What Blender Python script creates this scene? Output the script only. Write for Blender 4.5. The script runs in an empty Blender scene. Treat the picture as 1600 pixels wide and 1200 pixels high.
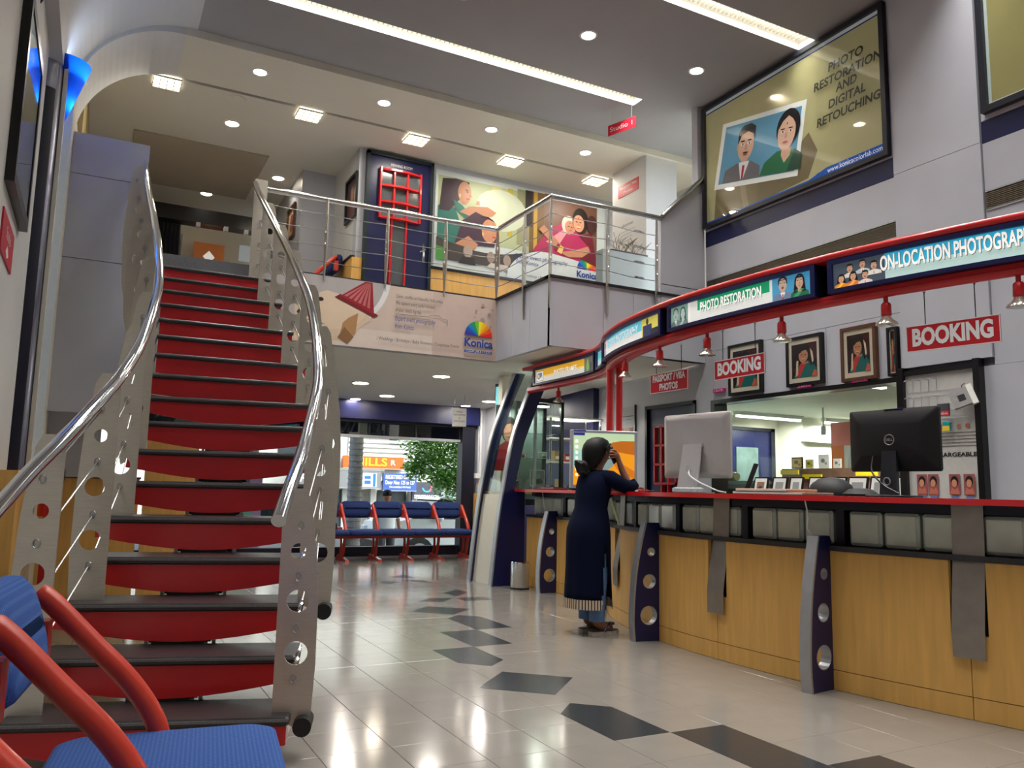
import bpy, math, random
from mathutils import Vector, Matrix
from mathutils.geometry import tessellate_polygon
random.seed(11)
sc = bpy.context.scene
COL = sc.collection

# ------------------------------------------------------------------ camera
F_PX, YAW, PITCH, ROLL, EYE = 1254.86, math.radians(27.409), math.radians(7.4217), math.radians(1.2008), 1.067
_f = Vector((math.sin(YAW)*math.cos(PITCH), math.cos(YAW)*math.cos(PITCH), math.sin(PITCH)))
_r = Vector((math.cos(YAW), -math.sin(YAW), 0)); _u = _r.cross(_f)
_r2 = _r*math.cos(ROLL) + _u*math.sin(ROLL); _u2 = -_r*math.sin(ROLL) + _u*math.cos(ROLL)
cam_data = bpy.data.cameras.new('camera'); cam = bpy.data.objects.new('camera', cam_data); COL.objects.link(cam)
cam.matrix_world = Matrix(((_r2.x, _u2.x, -_f.x, 0), (_r2.y, _u2.y, -_f.y, 0), (_r2.z, _u2.z, -_f.z, EYE), (0, 0, 0, 1)))
cam_data.sensor_width = 36; cam_data.lens = F_PX/1600*36; cam_data.clip_start = .02; cam_data.clip_end = 200
sc.camera = cam

# ------------------------------------------------------------------ sky, sun, exposure
w = bpy.data.worlds.new('world'); sc.world = w; w.use_nodes = True
nt = w.node_tree; bg = nt.nodes['Background']
sky = nt.nodes.new('ShaderNodeTexSky'); sky.sky_type = 'NISHITA'; sky.sun_disc = False
sky.sun_elevation = math.radians(50); sky.sun_rotation = math.radians(120); sky.dust_density = 3.0
nt.links.new(sky.outputs[0], bg.inputs[0]); bg.inputs[1].default_value = 0.75
sun_d = bpy.data.lights.new('sun', 'SUN'); sun_d.energy = 5.0; sun_d.angle = math.radians(6); sun_d.color = (1, .96, .9)
sun = bpy.data.objects.new('sun', sun_d); COL.objects.link(sun); sun.rotation_euler = (math.radians(38), math.radians(12), 0)
sc.view_settings.view_transform = 'Standard'; sc.view_settings.look = 'None'
sc.view_settings.exposure = 0.1; sc.view_settings.gamma = 1.0; sc.view_settings.use_curve_mapping = False

# ------------------------------------------------------------------ materials
def lin(c):
    o = []
    for v in c[:3]:
        v /= 255.0
        o.append(v/12.92 if v <= .04045 else ((v+.055)/1.055)**2.4)
    return (*o, 1.0)
MATS = {}
def mat(name, col, rough=.6, metal=0.0, spec=.5, noise=0.0, nscale=30, stretch=None, bump=0.0, bscale=200, emit=0.0, trans=0.0, coat=0.0):
    if name in MATS: return MATS[name]
    m = bpy.data.materials.new(name); m.use_nodes = True; t = m.node_tree; b = t.nodes['Principled BSDF']
    b.inputs['Base Color'].default_value = lin(col); b.inputs['Roughness'].default_value = rough
    b.inputs['Metallic'].default_value = metal; b.inputs['Specular IOR Level'].default_value = spec
    if coat: b.inputs['Coat Weight'].default_value = coat; b.inputs['Coat Roughness'].default_value = .08
    if trans: b.inputs['Transmission Weight'].default_value = trans
    if emit:
        b.inputs['Emission Color'].default_value = lin(col); b.inputs['Emission Strength'].default_value = emit
    tc = None
    if noise or bump:
        tc = t.nodes.new('ShaderNodeTexCoord'); mp = t.nodes.new('ShaderNodeMapping'); t.links.new(tc.outputs['Object'], mp.inputs[0])
        if stretch: mp.inputs['Scale'].default_value = stretch
    if noise:
        n = t.nodes.new('ShaderNodeTexNoise'); n.inputs['Scale'].default_value = nscale; n.inputs['Detail'].default_value = 5
        t.links.new(mp.outputs[0], n.inputs['Vector'])
        r = t.nodes.new('ShaderNodeValToRGB'); c = lin(col)
        r.color_ramp.elements[0].position = .3; r.color_ramp.elements[1].position = .7
        r.color_ramp.elements[0].color = (*[max(0, v*(1-noise)) for v in c[:3]], 1)
        r.color_ramp.elements[1].color = (*[min(1, v*(1+noise)) for v in c[:3]], 1)
        t.links.new(n.outputs['Fac'], r.inputs[0]); t.links.new(r.outputs[0], b.inputs['Base Color'])
    if bump:
        n2 = t.nodes.new('ShaderNodeTexNoise'); n2.inputs['Scale'].default_value = bscale; t.links.new(mp.outputs[0], n2.inputs['Vector'])
        bp = t.nodes.new('ShaderNodeBump'); bp.inputs['Strength'].default_value = bump; bp.inputs['Distance'].default_value = .002
        t.links.new(n2.outputs['Fac'], bp.inputs['Height']); t.links.new(bp.outputs[0], b.inputs['Normal'])
    MATS[name] = m; return m
def glass(name, col, alpha=.12, rough=.02, tint=.9):
    # thin pane: mostly see-through with mirror-like reflection
    if name in MATS: return MATS[name]
    m = bpy.data.materials.new(name); m.use_nodes = True; t = m.node_tree; t.nodes.clear()
    o = t.nodes.new('ShaderNodeOutputMaterial'); mx = t.nodes.new('ShaderNodeMixShader'); tr = t.nodes.new('ShaderNodeBsdfTransparent')
    gl = t.nodes.new('ShaderNodeBsdfGlossy'); gl.inputs['Roughness'].default_value = rough; gl.inputs['Color'].default_value = (.9, .95, .95, 1)
    tr.inputs['Color'].default_value = lin(col); lw = t.nodes.new('ShaderNodeLayerWeight'); lw.inputs[0].default_value = .5
    pw = t.nodes.new('ShaderNodeMath'); pw.operation = 'POWER'; pw.inputs[1].default_value = 5.0; t.links.new(lw.outputs['Facing'], pw.inputs[0])
    ad = t.nodes.new('ShaderNodeMath'); ad.operation = 'ADD'; ad.inputs[1].default_value = alpha; ad.use_clamp = True
    t.links.new(pw.outputs[0], ad.inputs[0]); t.links.new(ad.outputs[0], mx.inputs[0])
    t.links.new(tr.outputs[0], mx.inputs[1]); t.links.new(gl.outputs[0], mx.inputs[2]); t.links.new(mx.outputs[0], o.inputs[0])
    MATS[name] = m; return m
def pm(col, emit=0.0, rough=.45):
    return mat('print_%02x%02x%02x_%d_%d' % (*[int(v) for v in col], int(emit*100), int(rough*100)), col, rough, emit=emit, noise=.03, nscale=9)
M = dict(
    wall=mat('grey_wall_panel', (182, 184, 192), .42, noise=.03, nscale=3), wall_white=mat('white_wall_paint', (205, 205, 203), .6, noise=.02, nscale=4),
    ceil=mat('main_ceiling_paint', (156, 156, 156), .75, noise=.03, nscale=2), mceil=mat('cream_ceiling_paint', (214, 210, 194), .7, noise=.02, nscale=2),
    navy=mat('navy_laminate', (16, 22, 74), .35, noise=.06, nscale=6), navy_dark=mat('dark_navy_board', (12, 14, 34), .45, noise=.06, nscale=8),
    red=mat('red_enamel', (200, 24, 30), .3, noise=.05, nscale=8, coat=.3), red_tube=mat('red_powder_coat', (200, 52, 30), .32, noise=.05, nscale=14, coat=.3),
    red_dark=mat('deep_red_paint', (188, 20, 30), .38, noise=.08, nscale=5),
    wood=mat('maple_veneer', (222, 172, 92), .42, noise=.10, nscale=5, stretch=(6, 6, .5)), wood_dark=mat('walnut_frame', (84, 48, 28), .4, noise=.2, nscale=12, stretch=(3, 3, 1)),
    steel=mat('brushed_steel', (206, 200, 188), .32, .72, noise=.06, nscale=18, stretch=(1, 1, 12)), chrome=mat('polished_chrome', (224, 226, 230), .07, 1.0, noise=.01),
    alu=mat('silver_edging', (176, 178, 182), .38, .7, noise=.05, nscale=20), wire=mat('steel_cable', (170, 170, 168), .3, .9, noise=.05),
    granite=mat('dark_granite', (54, 52, 54), .3, noise=.35, nscale=160), black=mat('black_lacquer', (12, 12, 14), .3, noise=.1), black_matt=mat('black_plastic', (20, 20, 22), .6, noise=.1),
    rubber=mat('black_rubber_cap', (18, 17, 18), .55, noise=.1), fabric=mat('blue_upholstery', (36, 84, 176), .92, noise=.14, nscale=420, bump=.5, bscale=700),
    fabric_navy=mat('navy_upholstery', (24, 44, 104), .92, noise=.12, nscale=420, bump=.4, bscale=700), white=mat('white_plastic', (226, 226, 224), .35, noise=.02),
    alu_body=mat('pale_aluminium_shell', (196, 194, 192), .36, .35, noise=.02), paper=mat('white_card', (232, 230, 224), .6, noise=.03), cream=mat('cream_board', (214, 208, 190), .5, noise=.03),
    pale=mat('pale_tread_soffit', (220, 196, 190), .5, noise=.05), glassblock=None, rail=mat('satin_rail_steel', (190, 190, 186), .2, 1.0, noise=.02),
)
M['win_glass'] = glass('clear_window_glass', (240, 246, 244), .02); M['case_glass'] = glass('cabinet_glass', (232, 240, 236), .05); M['dark_glass'] = glass('smoked_transom_glass', (60, 66, 70), .12)
M['frame_glass'] = glass('picture_glass', (250, 250, 250), .014, .02)

def dotted(name, col, dot):
    m = mat(name, col, .92, noise=.10, nscale=420, bump=.4, bscale=700); t = m.node_tree; b = t.nodes['Principled BSDF']
    src = b.inputs['Base Color'].links[0].from_socket; tc = [n for n in t.nodes if n.type == 'TEX_COORD'][0]
    v = t.nodes.new('ShaderNodeTexVoronoi'); v.voronoi_dimensions = '2D'; v.inputs['Scale'].default_value = 100; v.inputs['Randomness'].default_value = 0.0; t.links.new(tc.outputs['Object'], v.inputs['Vector'])
    lt = t.nodes.new('ShaderNodeMath'); lt.operation = 'LESS_THAN'; lt.inputs[1].default_value = .24; t.links.new(v.outputs['Distance'], lt.inputs[0])
    mx = t.nodes.new('ShaderNodeMix'); mx.data_type = 'RGBA'; t.links.new(lt.outputs[0], mx.inputs[0]); t.links.new(src, mx.inputs[6]); mx.inputs[7].default_value = lin(dot); t.links.new(mx.outputs[2], b.inputs['Base Color'])
    return m
M['fabric'] = dotted('blue_dotted_upholstery', (42, 80, 148), (70, 108, 172)); M['fabric_navy'] = dotted('navy_dotted_upholstery', (26, 46, 100), (36, 58, 114))
# ------------------------------------------------------------------ mesh builder
class MB:
    def __init__(s): s.v = []; s.f = []; s.m = []; s.cur = 0
    def add(s, vs, fs, T=None):
        o = len(s.v)
        for p in vs:
            p = Vector(p); s.v.append(T @ p if T is not None else p)
        for f in fs: s.f.append([o+i for i in f]); s.m.append(s.cur)
        return s
    def mi(s, i): s.cur = i; return s
    def box(s, x0, x1, y0, y1, z0, z1, T=None):
        return s.add([(x0,y0,z0),(x1,y0,z0),(x1,y1,z0),(x0,y1,z0),(x0,y0,z1),(x1,y0,z1),(x1,y1,z1),(x0,y1,z1)],
                     [(0,3,2,1),(4,5,6,7),(0,1,5,4),(1,2,6,5),(2,3,7,6),(3,0,4,7)], T)
    def cbox(s, x0, x1, y0, y1, z0, z1, c=.01, T=None):
        # chamfered box: octagonal outline in xy and bevelled top and bottom
        o = []
        for z, k in ((z0, c), (z0+c, 0), (z1-c, 0), (z1, c)):
            a, b, d, e = x0+k, x1-k, y0+k, y1-k
            o += [(a+c,d,z),(b-c,d,z),(b,d+c,z),(b,e-c,z),(b-c,e,z),(a+c,e,z),(a,e-c,z),(a,d+c,z)]
        fs = [tuple(range(7,-1,-1)), tuple(range(24,32))]
        for r in range(3):
            for i in range(8):
                j = (i+1) % 8; fs.append((r*8+i, r*8+j, r*8+8+j, r*8+8+i))
        return s.add(o, fs, T)
    def plate(s, outer, holes, fn, w0, w1):
        # flat plate with holes; fn(u, v, w) -> world
        polys = [outer]+list(holes); flat = [p for q in polys for p in q]; n = len(flat)
        tris = tessellate_polygon([[Vector((p[0], p[1], 0)) for p in q] for q in polys])
        vs = [fn(p[0], p[1], w0) for p in flat]+[fn(p[0], p[1], w1) for p in flat]
        fs = [tuple(t) for t in tris]+[tuple(n+i for i in reversed(t)) for t in tris]
        o = 0
        for q in polys:
            k = len(q)
            for i in range(k): a, b = o+i, o+(i+1) % k; fs.append((a, b, n+b, n+a))
            o += k
        return s.add(vs, fs)
    def tube(s, path, r, n=10, caps=True):
        P = [Vector(p) for p in path]; rings = []; L = len(P)
        rr = r if isinstance(r, (list, tuple)) else [r]*L
        t0 = (P[1]-P[0]).normalized(); up = Vector((0,0,1)) if abs(t0.z) < .9 else Vector((1,0,0)); nrm = (up-t0*up.dot(t0)).normalized()
        for i in range(L):
            t = ((P[min(i+1,L-1)]-P[i]).normalized()+(P[i]-P[max(i-1,0)]).normalized()).normalized()
            nrm = (nrm-t*nrm.dot(t)).normalized(); b = t.cross(nrm)
            rings.append([P[i]+(nrm*math.cos(2*math.pi*k/n)+b*math.sin(2*math.pi*k/n))*rr[i] for k in range(n)])
        vs = [p for q in rings for p in q]; fs = []
        for i in range(L-1):
            for k in range(n): fs.append((i*n+k, i*n+(k+1) % n, (i+1)*n+(k+1) % n, (i+1)*n+k))
        if caps: fs += [tuple(range(n-1,-1,-1)), tuple((L-1)*n+k for k in range(n))]
        return s.add(vs, fs)
    def lathe(s, prof, c=(0,0,0), n=20, T=None, arc=(0, 2*math.pi)):
        full = abs(arc[1]-arc[0]-2*math.pi) < 1e-6; m = n if full else n+1; vs = []; fs = []
        for (r, z) in prof:
            for k in range(m):
                a = arc[0]+(arc[1]-arc[0])*k/n; vs.append((c[0]+r*math.cos(a), c[1]+r*math.sin(a), c[2]+z))
        for i in range(len(prof)-1):
            for k in range(n):
                k2 = (k+1) % m if full else k+1
                fs.append((i*m+k, i*m+k2, (i+1)*m+k2, (i+1)*m+k))
        if full:
            if prof[0][0] > 1e-5: fs.append(tuple(range(m-1,-1,-1)))
            if prof[-1][0] > 1e-5: fs.append(tuple((len(prof)-1)*m+k for k in range(m)))
        return s.add(vs, fs, T)
    def loft(s, rings, cap=True):
        n = len(rings[0]); vs = [p for r in rings for p in r]; fs = []
        for i in range(len(rings)-1):
            for k in range(n): fs.append((i*n+k, i*n+(k+1) % n, (i+1)*n+(k+1) % n, (i+1)*n+k))
        if cap: fs += [tuple(range(n-1,-1,-1)), tuple((len(rings)-1)*n+k for k in range(n))]
        return s.add(vs, fs)
    def ell(s, c, r, nu=14, nv=9, T=None):
        vs = []; fs = []
        for j in range(nv+1):
            a = math.pi*j/nv
            for i in range(nu):
                b = 2*math.pi*i/nu
                vs.append((c[0]+r[0]*math.sin(a)*math.cos(b), c[1]+r[1]*math.sin(a)*math.sin(b), c[2]-r[2]*math.cos(a)))
        for j in range(nv):
            for i in range(nu): fs.append((j*nu+i, j*nu+(i+1) % nu, (j+1)*nu+(i+1) % nu, (j+1)*nu+i))
        return s.add(vs, fs, T)

WORLD = {}
def obj(name, mb, mats, parent=None, smooth=False, kind=None, label=None, cat=None, group=None):
    me = bpy.data.meshes.new(name)
    if isinstance(mb, MB):
        me.from_pydata([tuple(p) for p in mb.v], [], mb.f)
    else: me = mb
    if not isinstance(mats, (list, tuple)): mats = [mats]
    for m in mats: me.materials.append(m)
    if isinstance(mb, MB):
        if len(mats) > 1: me.polygons.foreach_set('material_index', mb.m)
        if smooth: me.polygons.foreach_set('use_smooth', [True]*len(me.polygons))
    me.validate(); me.update()
    if isinstance(mb, MB):
        import bmesh
        bm = bmesh.new(); bm.from_mesh(me); bmesh.ops.recalc_face_normals(bm, faces=bm.faces); bm.to_mesh(me); bm.free()
        if smooth is True:
            try: me.set_sharp_from_angle(angle=math.radians(40))
            except Exception: pass
    o = bpy.data.objects.new(name, me); COL.objects.link(o)
    link(o, parent); props(o, label, cat, group, kind)
    return o
def link(o, parent):
    WORLD[o.name] = Matrix.Identity(4)
    if parent is not None:
        o.parent = parent; o.matrix_parent_inverse = WORLD[parent.name].inverted()
def props(o, label=None, cat=None, group=None, kind=None):
    if label: o['label'] = label
    if cat: o['category'] = cat
    if group: o['group'] = group
    if kind: o['kind'] = kind
def thing(name, label, cat, loc=(0,0,0), group=None, kind=None):
    o = bpy.data.objects.new(name, None); COL.objects.link(o); o.empty_display_size = .1; o.location = loc
    WORLD[o.name] = Matrix.Translation(loc); props(o, label, cat, group, kind); return o
def copy_tree(o, loc=None, rotz=None, label=None, group=None, parent=None):
    c = o.copy(); COL.objects.link(c)
    if parent is not None: c.parent = parent
    else:
        if loc is not None: c.location = loc
        if rotz is not None: c.rotation_euler = (0, 0, rotz)
        if label: c['label'] = label
        if group: c['group'] = group
    for ch in [x for x in KIDS.get(o.name, [])]: copy_tree(ch, parent=c)
    return c
KIDS = {}
def index_kids():
    KIDS.clear()
    for o in bpy.data.objects:
        if o.parent: KIDS.setdefault(o.parent.name, []).append(o)
def frame(o, right, up):
    r = Vector(right).normalized(); u = Vector(up).normalized(); n = r.cross(u)
    return Matrix(((r.x,u.x,n.x,o[0]),(r.y,u.y,n.y,o[1]),(r.z,u.z,n.z,o[2]),(0,0,0,1)))
FACE_CAM = lambda x, y, z: frame((x,y,z), (1,0,0), (0,0,1))       # plane facing -Y
FACE_LEFT = lambda x, y, z: frame((x,y,z), (0,-1,0), (0,0,1))     # right wall, facing -X
FACE_RIGHT = lambda x, y, z: frame((x,y,z), (0,1,0), (0,0,1))     # left wall, facing +X
def text_verts(s, size, sx=1.0, align='CENTER', bold=0.0):
    cu = bpy.data.curves.new('lettering', 'FONT'); cu.body = s; cu.size = size; cu.align_x = align; cu.align_y = 'CENTER'; cu.resolution_u = 3
    cu.offset = bold*size
    to = bpy.data.objects.new('lettering', cu); me = bpy.data.meshes.new_from_object(to)
    vs = [(v.co.x*sx, v.co.y) for v in me.vertices]; fs = [tuple(p.vertices) for p in me.polygons]
    bpy.data.objects.remove(to); bpy.data.meshes.remove(me); bpy.data.curves.remove(cu)
    return vs, fs
def text(name, s, size, T, m, parent, sx=1.0, align='CENTER', bold=0.0, pos=(0,0), lift=.002, label=None, fit=None, slant=0):
    vs, fs = text_verts(s, size, sx, align, bold)
    if fit:
        x0 = min(v[0] for v in vs); x1 = max(v[0] for v in vs); k = fit/(x1-x0); vs = [(v[0]*k, v[1]) for v in vs]
    mb = MB(); mb.add([T @ Vector((v[0]+slant*v[1]+pos[0], v[1]+pos[1], lift)) for v in vs], fs)
    return obj(name, mb, m, parent, label=label)
# flat print: list of (polygon, colour) layered by hair-thin steps
def art(name, shapes, T, parent, emit=0.0, rough=.45, lift=.001, step=.0004, label=None, mapper=None):
    mb = MB(); ms = []; idx = {}
    for i, (poly, col) in enumerate(shapes):
        if col not in idx: idx[col] = len(ms); ms.append(pm(col, emit, rough))
        mb.mi(idx[col])
        vs = [(p[0], p[1], lift+i*step) for p in poly]
        vs = [mapper(*p) for p in vs] if mapper else [T @ Vector(p) for p in vs]
        if len(poly) > 4:
            fs = [tuple(t) for t in tessellate_polygon([[Vector((p[0], p[1], 0)) for p in poly]])]
        else: fs = [tuple(range(len(poly)))]
        mb.add(vs, fs)
    # keep windings as given (facing the viewer)
    me = bpy.data.meshes.new(name); me.from_pydata([tuple(p) for p in mb.v], [], mb.f)
    for m in ms: me.materials.append(m)
    me.polygons.foreach_set('material_index', mb.m); me.update()
    o = bpy.data.objects.new(name, me); COL.objects.link(o); link(o, parent); props(o, label)
    return o
def R(x0, y0, x1, y1): return [(x0,y0),(x1,y0),(x1,y1),(x0,y1)]
def E(cx, cy, rx, ry, n=20, a0=0, a1=360): 
    k = n if a1-a0 >= 360 else n+1
    return [(cx+rx*math.cos(math.radians(a0+(a1-a0)*i/n)), cy+ry*math.sin(math.radians(a0+(a1-a0)*i/n))) for i in range(k)]
def tf(shapes, cx, cy, s, sy=None, rot=0):
    sy = sy or s; c, n = math.cos(rot), math.sin(rot)
    return [([(cx+(p[0]*c-p[1]*n)*s, cy+(p[0]*n+p[1]*c)*sy) for p in poly], col) for poly, col in shapes]
def area(name, loc, sx, sy, power, col=(1,1,1), rot=(0,0,0), parent=None, spread=180):
    d = bpy.data.lights.new(name, 'AREA'); d.spread = math.radians(spread); d.shape = 'RECTANGLE'; d.size = sx; d.size_y = sy; d.energy = power; d.color = col
    o = bpy.data.objects.new(name, d); COL.objects.link(o); o.location = loc; o.rotation_euler = rot
    if parent is not None: o.parent = parent; o.matrix_parent_inverse = WORLD[parent.name].inverted()
    return o
def spot(name, loc, power, ang=110, col=(1,1,1), parent=None, blend=.6):
    d = bpy.data.lights.new(name, 'SPOT'); d.energy = power; d.color = col; d.spot_size = math.radians(ang); d.spot_blend = blend; d.shadow_soft_size = .05
    o = bpy.data.objects.new(name, d); COL.objects.link(o); o.location = loc
    if parent is not None: o.parent = parent; o.matrix_parent_inverse = WORLD[parent.name].inverted()
    return o
# ================================================================== SETTING
def struct(name, mb, m, parent=None, smooth=False): return obj(name, mb, m, parent, smooth, kind=None if parent else 'structure')
XW = 5.99      # right wall face
LW = -0.55     # left wall face
# ---- floor
floor = struct('floor', MB().box(-.9, 6.1, -2.2, 12.0, -.12, -.004), mat('floor_grout', (92, 88, 82), .7, noise=.1, nscale=8))
TS = .3015
tile_m = mat('beige_polished_tile', (134, 128, 120), .13, spec=.55, noise=.035, nscale=5)
dark_m = mat('charcoal_speckled_tile', (52, 54, 56), .2, spec=.5, noise=.3, nscale=70)
def tile_shape(s=TS-.0022, h=.008):
    a = s/2; c = .0012
    return MB().add([(-a,-a,-h),(a,-a,-h),(a,a,-h),(-a,a,-h),(-a,-a,-c),(a,-a,-c),(a,a,-c),(-a,a,-c),(-a+c,-a+c,0),(a-c,-a+c,0),(a-c,a-c,0),(-a+c,a-c,0)],
        [(8,9,10,11),(4,5,9,8),(5,6,10,9),(6,7,11,10),(7,4,8,11),(0,1,5,4),(1,2,6,5),(2,3,7,6),(3,0,4,7)])
spots = []
rest = []
for i in range(-11, 13):
    for j in range(-17, 31):
        x = 2.392+TS*(i+.5); y = 3.0+TS*(j+.5)
        if x < -.85 or x > 6.05 or y < -2.1 or y > 11.85: continue
        d = Vector((x, y, -EYE)); zc = d.dot(_f)
        px = 800+F_PX*d.dot(_r2)/zc if zc > .1 else -1e6; py = 600-F_PX*d.dot(_u2)/zc if zc > .1 else 1e6
        hid = x > 3.66+(y-4.1)**2/12 if y < 6.2 else x > 4.25
        behind_stair = px < 420
        if -60 < px < 1660 and py < 1260 and not hid and not behind_stair: spots.append((zc, x, y))
        else: rest.append((x, y))
spots.sort(); rest += [(x, y) for _, x, y in spots[300:]]; spots = spots[:300]
t0 = None
for _, x, y in spots:
    if t0 is None:
        t0 = obj('tile', tile_shape(), tile_m, floor); t = t0
    else:
        t = bpy.data.objects.new('tile', t0.data); COL.objects.link(t); t.parent = floor
    t.location = (x, y, 0)
mb = MB(); proto = tile_shape()
for x, y in rest: mb.add([(p.x+x, p.y+y, p.z) for p in proto.v], proto.f)
obj('tile_field', mb, tile_m, floor, kind='stuff')
for poly in [
 [(2.69,6.25),(2.695,5.69),(2.995,5.69),(2.98,6.24),(2.84,6.38)], [(2.392,5.69),(2.392,5.1),(2.692,5.1),(2.692,5.685)], [(2.09,5.095),(2.09,4.67),(2.242,4.514),(2.39,4.648),(2.39,5.095)],
 [(1.936,4.06),(2.249,3.772),(2.543,4.07),(2.235,4.356)], [(2.092,3.455),(2.092,3.003),(2.39,3.003),(2.39,3.459),(2.235,3.601)], [(2.394,2.998),(2.394,2.42),(2.69,2.25),(2.694,2.40),(2.694,2.998)],
 [(2.697,2.395),(2.697,2.1),(2.99,1.9),(2.995,2.1),(2.995,2.395)], [(2.542,6.689),(2.817,6.416),(3.084,6.659),(2.785,6.94)], [(2.824,7.252),(3.021,7.142),(3.215,7.363),(2.985,7.414)],
 [(3.271,7.74),(3.297,7.464),(3.535,7.703),(3.534,7.96)], [(3.248,7.352),(3.251,7.131),(3.545,7.136),(3.538,7.364)], [(3.228,8.915),(3.5,8.58),(3.486,8.862)], [(3.224,9.237),(3.494,9.117),(3.484,9.502)], [(2.943,8.784),(2.993,8.605),(3.181,8.782),(3.041,8.91)]]:
    obj('dark_tile', MB().plate(poly, [], lambda u, v, q: (u, v, q), -.006, .0006), dark_m, floor)

# ---- main ceiling with two recessed slots, and the lower mezzanine ceiling
mb = MB()
SLOT = [(-.18, .02), (1.62, 1.82), (3.42, 3.62), (5.21, 5.43), (7.03, 7.21)]
for a, b in zip([-2.2]+[q[1] for q in SLOT], [q[0] for q in SLOT]+[8.06]): mb.box(.6, 6.15, a, b, 5.5, 5.72)
for a, b in SLOT:
    x0, x1 = (.9, 5.25) if a > 7 else (1.3, 5.985)
    mb.box(.6, x0, a, b, 5.5, 5.72); mb.box(x1, 6.15, a, b, 5.5, 5.72)
mb.box(-1.2, 6.2, -2.2, 8.06, 5.72, 5.8); mb.box(6.151, 8.2, 6.86, 8.06, 5.5, 5.72); mb.box(6.201, 8.2, 6.86, 8.06, 5.72, 5.8)
struct('ceiling', mb, M['ceil'])
mb = MB(); mb.box(.5, 8.2, 8.06, 9.0, 5.42, 5.6); mb.box(-.9, 8.2, 9.06, 14.2, 5.42, 5.6); mb.box(-.9, 8.2, 8.06, 14.2, 5.6, 5.7)
mc = struct('ceiling_mezzanine', mb, M['mceil'])
obj('ceiling_panel', MB().box(.15, 1.79, 10.66, 12.52, 5.40, 5.419), mat('beige_recess_shade', (172, 160, 138), .6, noise=.04, nscale=3), mc)  # dropped panel; the shade of a ceiling recess is put into its colour
obj('shadow_gap', MB().box(.45, 6.2, 9.001, 9.059, 5.45, 5.599), M['black_matt'], mc)
def cove(y0, y1, r, cx, cz, th=.12):
    mb = MB(); n = 20; A = [math.pi/2+math.pi/2*i/n for i in range(n+1)]
    out = [(cx+(r+th)*math.cos(a), cz+(r+th)*math.sin(a)) for a in A]; inn = [(cx+r*math.cos(a), cz+r*math.sin(a)) for a in A]
    mb.plate(inn+out[::-1], [], lambda u, v, q: (u, q, v), y0, y1); return mb
struct('wall_left_cove', cove(-2.2, 8.06, 1.06, .6, 4.44, .14), M['wall_white'], smooth=False)
struct('wall_left_arch', cove(8.06, 9.0, .92, .5, 4.5, .16), M['wall_white'])
# ---- left wall, pier, grey bulkhead above the stair foot
struct('wall_left', MB().box(-.8, LW, -2.2, 7.0, 0, 4.46), M['wall_white'])
struct('wall_left_pier', MB().box(-.8, -.38, 7.72, 9.0, 0, 4.5), M['cream'])
wl = struct('wall_bulkhead', MB().box(-.38, .262, 8.10, 8.2, 1.66, 3.05), M['wall'])
obj('panel', MB().box(-.38, .262, 8.098, 8.2, 3.056, 3.84), M['wall'], wl); obj('panel', MB().box(-.38, .262, 8.098, 8.2, 3.846, 4.235), M['wall'], wl)
obj('panel', MB().box(-.6, .06, 8.4, 8.44, 1.09, 1.72), M['wall'], wl)
# wooden dado behind the stair
dd = struct('wall_dado', MB().box(-.6, .42, 8.46, 8.52, 0, 1.08), M['wood'])
obj('panel', MB().box(.46, .93, 8.44, 8.52, .0, 1.46), M['wood'], dd); obj('panel', MB().box(-.6, -.42, 6.2, 8.46, 0, 1.12), M['wood'], dd)
obj('capping', MB().box(-.6, .43, 8.44, 8.53, 1.08, 1.1), M['granite'], dd)
# back of the room behind the camera
struct('wall_behind', MB().box(-1, 6.2, -2.35, -2.2, 0, 5.8), M['wall_white'])
# steel half-round column beside the picture wall
c = thing('steel_column', 'polished steel round column with a painted blue reflection at the stair foot', 'column', (-.6, 7.3, 0))
obj('shaft', MB().lathe([(.15, 0), (.15, 4.55)], (-.6, 7.3, 0), 28), mat('steel_with_blue_reflection', (150, 152, 170), .25, .75, noise=.05, nscale=4), c, smooth=True)  # blue cast of reflections is put into the steel colour
obj('stripe', MB().lathe([(.152, 1.1), (.153, 1.1), (.153, 4.2), (.152, 4.2)], (-.6, 7.3, 0), 6, arc=(math.radians(-75), math.radians(-45))), M['navy_dark'], c)  # navy band stands in for the blue reflection on the steel
obj('edge_strip', MB().box(-.45, -.42, 7.26, 7.34, 0, 4.55), M['cream'], c)

# ---- right wall: cladding in panels with shadow joints
wr = struct('wall_right', MB().box(XW+.02, XW+.2, -2.2, 6.86, 2.07, 5.72), mat('shadow_joint_grey', (104, 104, 108), .7, noise=.03))
def clad(y0, y1, z0, z1, m='wall', d=0.0): return obj('cladding_panel', MB().box(XW-d, XW+.03, y0+.002, y1-.002, z0+.002, z1-.002), M[m], wr)
clad(4.415, 6.845, 3.425, 3.82); clad(4.415, 6.845, 2.62, 3.28); clad(4.415, 6.845, 3.82, 4.0, 'navy')
clad(4.415, 6.845, 4.0, 5.5); clad(3.64, 4.41, 3.83, 5.5, d=.02); clad(3.64, 4.41, 2.13, 3.83, d=.02)
clad(-2.2, 3.638, 3.425, 3.82); clad(-2.2, 3.638, 2.07, 3.28); clad(-2.2, 3.638, 3.82, 4.0, 'navy'); clad(-2.2, 3.638, 4.0, 5.5)
for a, b in ((4.42, 5.2), (5.2, 6.0), (6.0, 6.738)): clad(a, b, 2.07, 2.62)
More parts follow.
